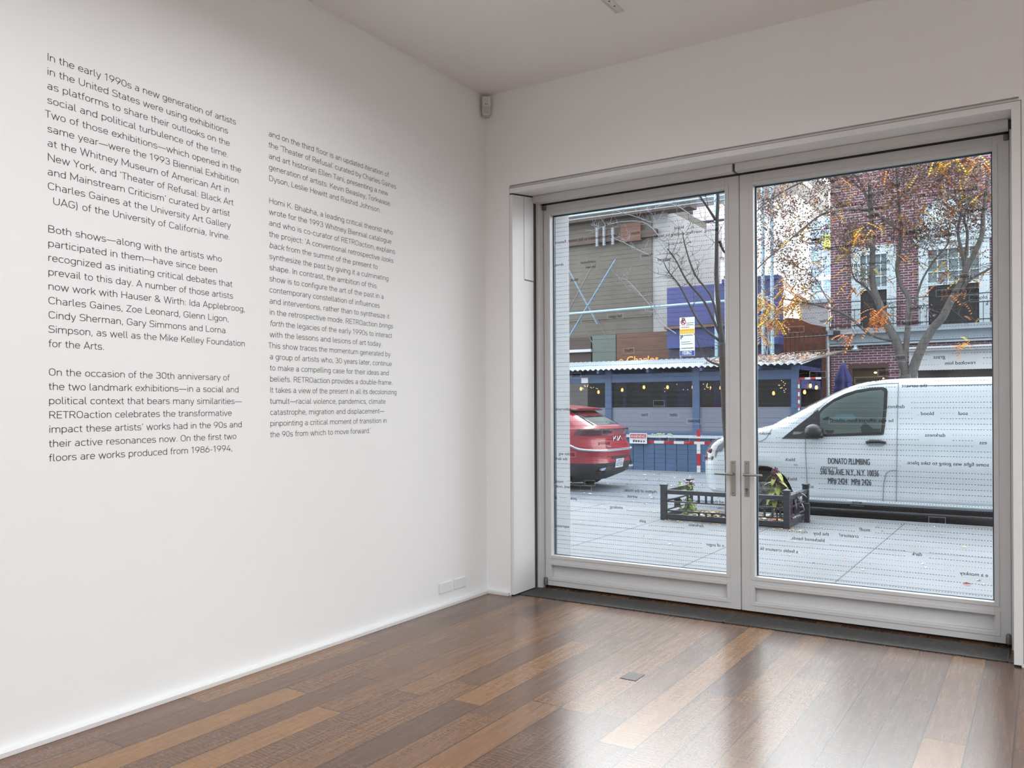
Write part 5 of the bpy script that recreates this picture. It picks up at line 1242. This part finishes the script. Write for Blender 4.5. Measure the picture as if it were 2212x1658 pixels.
# mirror housing
c = vpt(1762, 929, .12)
mm = MB().ell(c+Vector((0,0,-.015)), .125, .10, .105, 16, 10).box(c.x-.09, c.x+.12, c.y-.04, c.y+.06, c.z-.10, c.z-.03).build('door_mirror', M_BPL, van, smooth=True)
MB().tube([c+Vector((0,.04,-.05)), c+Vector((.02,.17,-.06))], .03, 8).build('mirror_arm', M_BPL, mm)
# seams: doors, bonnet, fuel flap
vseam([(1740,945),(1740,975),(1742,1010),(1744,1050),(1746,1079)]); vseam([(1741,1081),(1906,1086.5),(1937,1089)], .005)
vseam([(1941,825),(1940,860),(1938,940),(1937,1040),(1936,1089)]); vseam([(1941,827),(1910,828),(1870,832),(1835,840),(1800,856),(1772,878),(1760,887),(1753,900)])
vseam([(1938,1015),(1922,1016),(1914,1022),(1909,1045),(1907,1086)], .0035)
vseam([(1633,953),(1645,952),(1655,946),(1668,925)], .0035)
# swage lines along the side
M_SW = mat('van_swage', (206, 216, 226), rough=.3)
MB().tube([vpt(px, py, -.003) for px, py in ((1960,834),(2040,832),(2150,830),(2250,829))], .008, 6).build('roof_channel', M_SEAM, van)
# sill strip and black underside
MB().box(-.2, 3.25, VY-.80, VY+.8, -.02, .10).build('underbody', M_BPL, van)
MB().tube([Vector((x, VY-.925, .105)) for x in (.62, 1.5, 3.2)], .028, 8).build('sill', M_VAN, van)
# wheel arch liners and wheels
for xc in (.175, 3.66):
    MB().lathe([(.40, -.20), (.40, .3), (0, .3)], (xc, VY-.68, .135), 32, 'y').build('arch_liner', mat('liner_black', (22, 22, 24), rough=.9), van)
    w = thing('wheel', None, None, (0,0,0)); w.parent = van; w.location = Vector((xc, VY-.83, .135))-van.location
    wheel(w, (xc, VY-.83, .135), .335, .22, M_TYRE, M_RIM, 6)
# door handle
h0 = [vpt(px, py, .02) for px, py in ((1871,955),(1880,953),(1900,953),(1914,955.5))]
MB().tube(h0, [.016, .024, .022, .016], 8).build('door_handle', M_BPL, van, smooth=True)
MB().ell(vpt(1719, 1002.5, .002), .028, .006, .012, 12, 6).build('side_repeater', mat('repeater_grey', (190, 196, 200), rough=.3), van)
vpatch([(1868,957),(1890,951),(1916,957),(1906,964),(1878,964)], 'handle_recess_shade', mat('van_shade', (176, 188, 196), rough=.35), .002)  # flat patch of darker van white, painting the shade of a recess
# headlight, wiper, windscreen, front
hg = []
for s_ in (S(.60,-.79,4.36,.961), S(.66,-.78,4.36,.962), S(.74,-.76,4.36,.955), S(.82,-.72,4.36,.952), S(.90,-.64,4.36,.95,.36), S(.93,-.57,4.36,.948,.36)):
    rr_ = ring(s_, VY); hg.append([Vector((x-.012, y-.012, s_['z'])) for x, y in rr_[40:48]])
q = MB(); n = 8
q.add([v for g in hg for v in g], [(i*n+k, (i+1)*n+k, (i+1)*n+k+1, i*n+k+1) for i in range(5) for k in range(max(0, 2-i), 7)])
q.build('headlight', mat('headlight_clear', (92, 98, 110), rough=.08, coat=1), van, smooth=True)
p = hg[2][3]; MB().ell(p, .03, .03, .04, 12, 8).build('headlight_reflector', mat('reflector_red', (150, 44, 62), rough=.3), van)
MB().tube([vpt(1662,923,-.25), vpt(1690,909,-.25), vpt(1700,904,-.25)], .012, 5).build('wiper', M_BPL, van)
# windscreen: dark band on the raked front between cowl and roof
ws = []
for s in vs_[13:17]:
    rr_ = [v for v in ring(s, VY)]; ws.append([Vector((x-.006, y, s['z'])) for x, y in rr_[44:60]])
q = MB(); n = len(ws[0]); q.add([v for g in ws for v in g], [(i*n+k, (i+1)*n+k, (i+1)*n+k+1, i*n+k+1) for i in range(len(ws)-1) for k in range(n-1)])
q.build('windscreen', M_VGL, van, smooth=True)
# lettering on the front door
M_PLUMB = mat('van_lettering', (76, 80, 88), rough=.5)
lines = [('DONATO PLUMBING', 1789, 1879, 994), ('590 9th AVE. N.Y., N.Y. 10036', 1772, 1898, 1017), ('MP# 2424   MP# 2426', 1789, 1882, 1037)]
tm = text_mesh([(l[0], .10, 'LEFT', 0.0) for l in lines]); q = MB()
for (body, xa, xb, py), (vs, fs) in zip(lines, tm):
    a, e = vpt(xa, py, .004), vpt(xb, py, .004); x0 = min(v[0] for v in vs); x1 = max(v[0] for v in vs); sx = (e.x-a.x)/(x1-x0)
    for dx_ in (-.0022, .0022): q.add([(a.x+(v[0]-x0)*sx+dx_, van_y(0, a.z-.045+v[1]*1.18)-.004-(.0005 if dx_ > 0 else 0), a.z-.045+v[1]*1.18) for v in vs], fs)
q.build('lettering', M_PLUMB, van)
q = MB().box(4.30, 4.38, VY-.8, VY+.8, .1, .3); q.build('rear_bumper', M_BPL, van, bevel=.02)

# ---------------- red car, seen from behind
KY = 9.46
M_KR = mat('car_red', (178, 38, 58), rough=.3, coat=.5, k=.5)
car = thing('car', 'red hatchback car driving away beside the kerb', 'car', (-5.8, KY, ST))
K = lambda z, xr, hw, rr=.42, xf=-8.0, rf=.6: dict(z=z, xf=xf, xr=xr, hw=hw, rf=rf, rr=rr)
ks = [K(-.04,-3.86,.80,.36,-7.9), K(.10,-3.52,.87,.38), K(.20,-3.40,.90,.40), K(.34,-3.36,.91,.42), K(.50,-3.38,.915,.44,-8.05), K(.555,-3.36,.915,.44,-8.05), K(.60,-3.37,.915,.44,-8.02), K(.74,-3.44,.905,.46,-7.95), K(.86,-3.44,.895,.46,-7.6), K(.955,-3.37,.875,.46,-7.2), K(.985,-3.36,.86,.46,-6.9), K(.995,-3.50,.83,.42,-6.75),
      K(1.05,-3.62,.80,.32,-6.5,.4), K(1.20,-3.90,.74,.26,-6.15,.4), K(1.32,-4.14,.68,.22,-5.9,.4), K(1.345,-4.18,.66,.2,-5.85,.4), K(1.35,-4.02,.66,.18,-5.8,.4), K(1.375,-4.02,.655,.18,-5.75,.4), K(1.40,-4.25,.63,.2,-5.6,.4), K(1.44,-4.6,.55,.2,-5.4,.3), K(1.452,-4.9,.3,.15,-5.2,.2)]
def kz(sl, x, y): return sl['z'] + (0.0 if sl['z'] < 0.9 or sl['z'] > 1.0 else -.0)
KAR = [(-4.42, .135, .39), (-7.25, .135, .39)]
R = car_rings(ks, KY, kz, KAR)
def band(i0, i1, name, m, off=0, sel=None, top=False):
    mb = MB(); n = len(R[0]); g = R[i0:i1+1]
    vs = []; fs = []
    cen = Vector((-5.8, KY, 0))
    for row in g:
        for v in row:
            d = Vector((v.x-max(-7.6, min(-3.9, v.x)), v.y-KY, 0)); d = d.normalized()*off if d.length else d
            vs.append(v+d)
    for i in range(len(g)-1):
        for k in range(n):
            if sel and not sel(k): continue
            a = i*n+k; b_ = i*n+(k+1) % n; fs.append((a, a+n, b_+n, b_))
    if top: fs.append(tuple((len(g)-1)*n+k for k in range(n-1, -1, -1)))
    mb.add(vs, fs); return mb.build(name, m, car, smooth=2)
band(3, len(ks)-1, 'body', M_KR, top=True)
M_KB = mat('car_cladding', (52, 52, 56), rough=.5)
band(0, 3, 'lower_cladding', M_KB)
nring = len(R[0]); rear = lambda k: k >= 40+8+8+8+40 or k < 9      # corner, rear and a little of each flank
rear_c = lambda k: 40+8+8+8+40 <= k
band(12, 14, 'rear_window', mat('car_glass', (70, 78, 74), rough=.05, coat=1), .006, lambda k: 110 <= k < 122)
band(12, 14, 'side_window', mat('car_glass', (70, 78, 74)), .006, lambda k: 2 <= k < 30 or 64 < k < 100)
band(5, 6, 'light_bar', mat('bar_silver', (206, 212, 220), rough=.2, metal=.5), .008, lambda k: 108 <= k < 123)
band(9, 10, 'tail_spoiler_lip', mat('lip_smoke', (66, 42, 46), rough=.2, coat=1), .006, rear_c)
band(8, 9, 'tail_light', mat('tail_smoke', (86, 38, 44), rough=.15, coat=1), .004, lambda k: 104 <= k < 113 or k >= 120)
# arc of the light bar running up over each rear corner
def car_pt(k, z, off=.006):
    zs = [q['z'] for q in ks]; i = max(0, min(len(zs)-2, int(np.searchsorted(zs, z))-1)); f_ = (z-zs[i])/(zs[i+1]-zs[i])
    a, e = R[i][k % nring], R[i+1][k % nring]; p = a+(e-a)*f_
    d = Vector((p.x-max(-7.6, min(-3.9, p.x)), p.y-KY, 0)); return p+(d.normalized()*off if d.length else d)
for seq in ([(121,.578),(123,.578),(125,.585),(127,.60),(128,.625),(129,.67),(130,.72)], [(110,.578),(108,.578),(106,.585),(104,.60),(103,.625),(102,.67),(101,.72)]):
    MB().tube(smooth_path([car_pt(k, z) for k, z in seq]), .024, 8).build('light_bar', mat('bar_silver', (206, 212, 220)), car, smooth=True)
# roof spoiler lip, dark underside
MB().box(-4.22, -4.03, KY-.60, KY+.60, 1.325, 1.35).build('spoiler_underside', M_KB, car)
# bumper insert, number plate, reflectors
def kx(z): return float(np.interp(z, [s['z'] for s in ks], [s['xr'] for s in ks]))
def kpatch(yz, name, m, off=.01, d=.03, parent=None):
    return MB().prism([Vector((kx(z)+off, KY+y, z)) for y, z in yz], (-d, 0, 0)).build(name, m, parent or car)
kpatch([(-.56,.20),(-.30,.455),(.46,.455),(.60,.28),(.56,.14),(-.50,.14)], 'bumper_insert', M_KB, .012)
np_ = kpatch([(-.17,.23),(-.17,.40),(.17,.40),(.17,.23)], 'number_plate', mat('plate_white', (214, 224, 234), rough=.4), .022, .008)
M_KI = mat('plate_ink', (60, 70, 100), rough=.5)
# glyphs and badges are laid on the tail in real lettering
tm = text_mesh([('NEW YORK', .045, 'CENTER', 0), ('KXT 4218', .085, 'CENTER', 0), ('EV6', .07, 'CENTER', .001)])
q = MB()
for (vs, fs), z0 in ((tm[0], .355), (tm[1], .268)): q.add([(kx(z0+v[1])+.024, KY+v[0]*.85, z0+v[1]) for v in vs], fs)
q.build('plate_lettering', M_KI, car)
M_CHR = mat('badge_silver', (230, 234, 238), rough=.2, metal=.6)
MB().add([(kx(.63+v[1])+.02, KY-.42+v[0]*1.2, .632+v[1]*.8) for v in tm[2][0]], tm[2][1]).build('model_badge', M_CHR, car)
q = MB(); z0 = .795; s_ = .085   # angular maker's emblem on the tailgate
for a, e in (((-.19,0),(-.19,1)), ((-.19,.3),(-.08,1)), ((-.135,.62),(-.03,0)), ((-.01,0),(-.01,1)), ((.02,0),(.11,1)), ((.11,1),(.20,0))):
    A = Vector((kx(z0)+.014, KY+.06+a[0], z0-.05+s_*a[1])); E_ = Vector((kx(z0)+.014, KY+.06+e[0], z0-.05+s_*e[1])); q.tube([A, E_], .009, 5)
q.build('maker_badge', M_CHR, car)
for sg in (-1, 1):
    kpatch([(sg*.44,.20),(sg*.50,.255),(sg*.72,.235),(sg*.70,.205)] if sg > 0 else [(-.44,.20),(-.70,.205),(-.72,.235),(-.50,.255)], 'reflector_light', mat('bumper_lamp', (190, 214, 232), rough=.15), .012-.02*(1))
    kpatch([(sg*.42,.165),(sg*.42,.185),(sg*.74,.18),(sg*.74,.165)] if sg > 0 else [(-.42,.165),(-.74,.165),(-.74,.18),(-.42,.185)], 'reflector', mat('reflector_red', (170, 40, 52)), .0)
for xc in (-4.42, -7.25):
    for sg in (-1, 1):
        w = thing('wheel', None, None, (0,0,0)); w.parent = car; w.location = Vector((xc, KY+sg*.80, .135))-car.location
        wheel(w, (xc, KY+sg*.80, .135), .335, .22, M_TYRE, M_RIM, 5)
MB().box(-7.6, -4.0, KY-.8, KY+.8, -.02, .3).build('underbody', M_BPL, car)
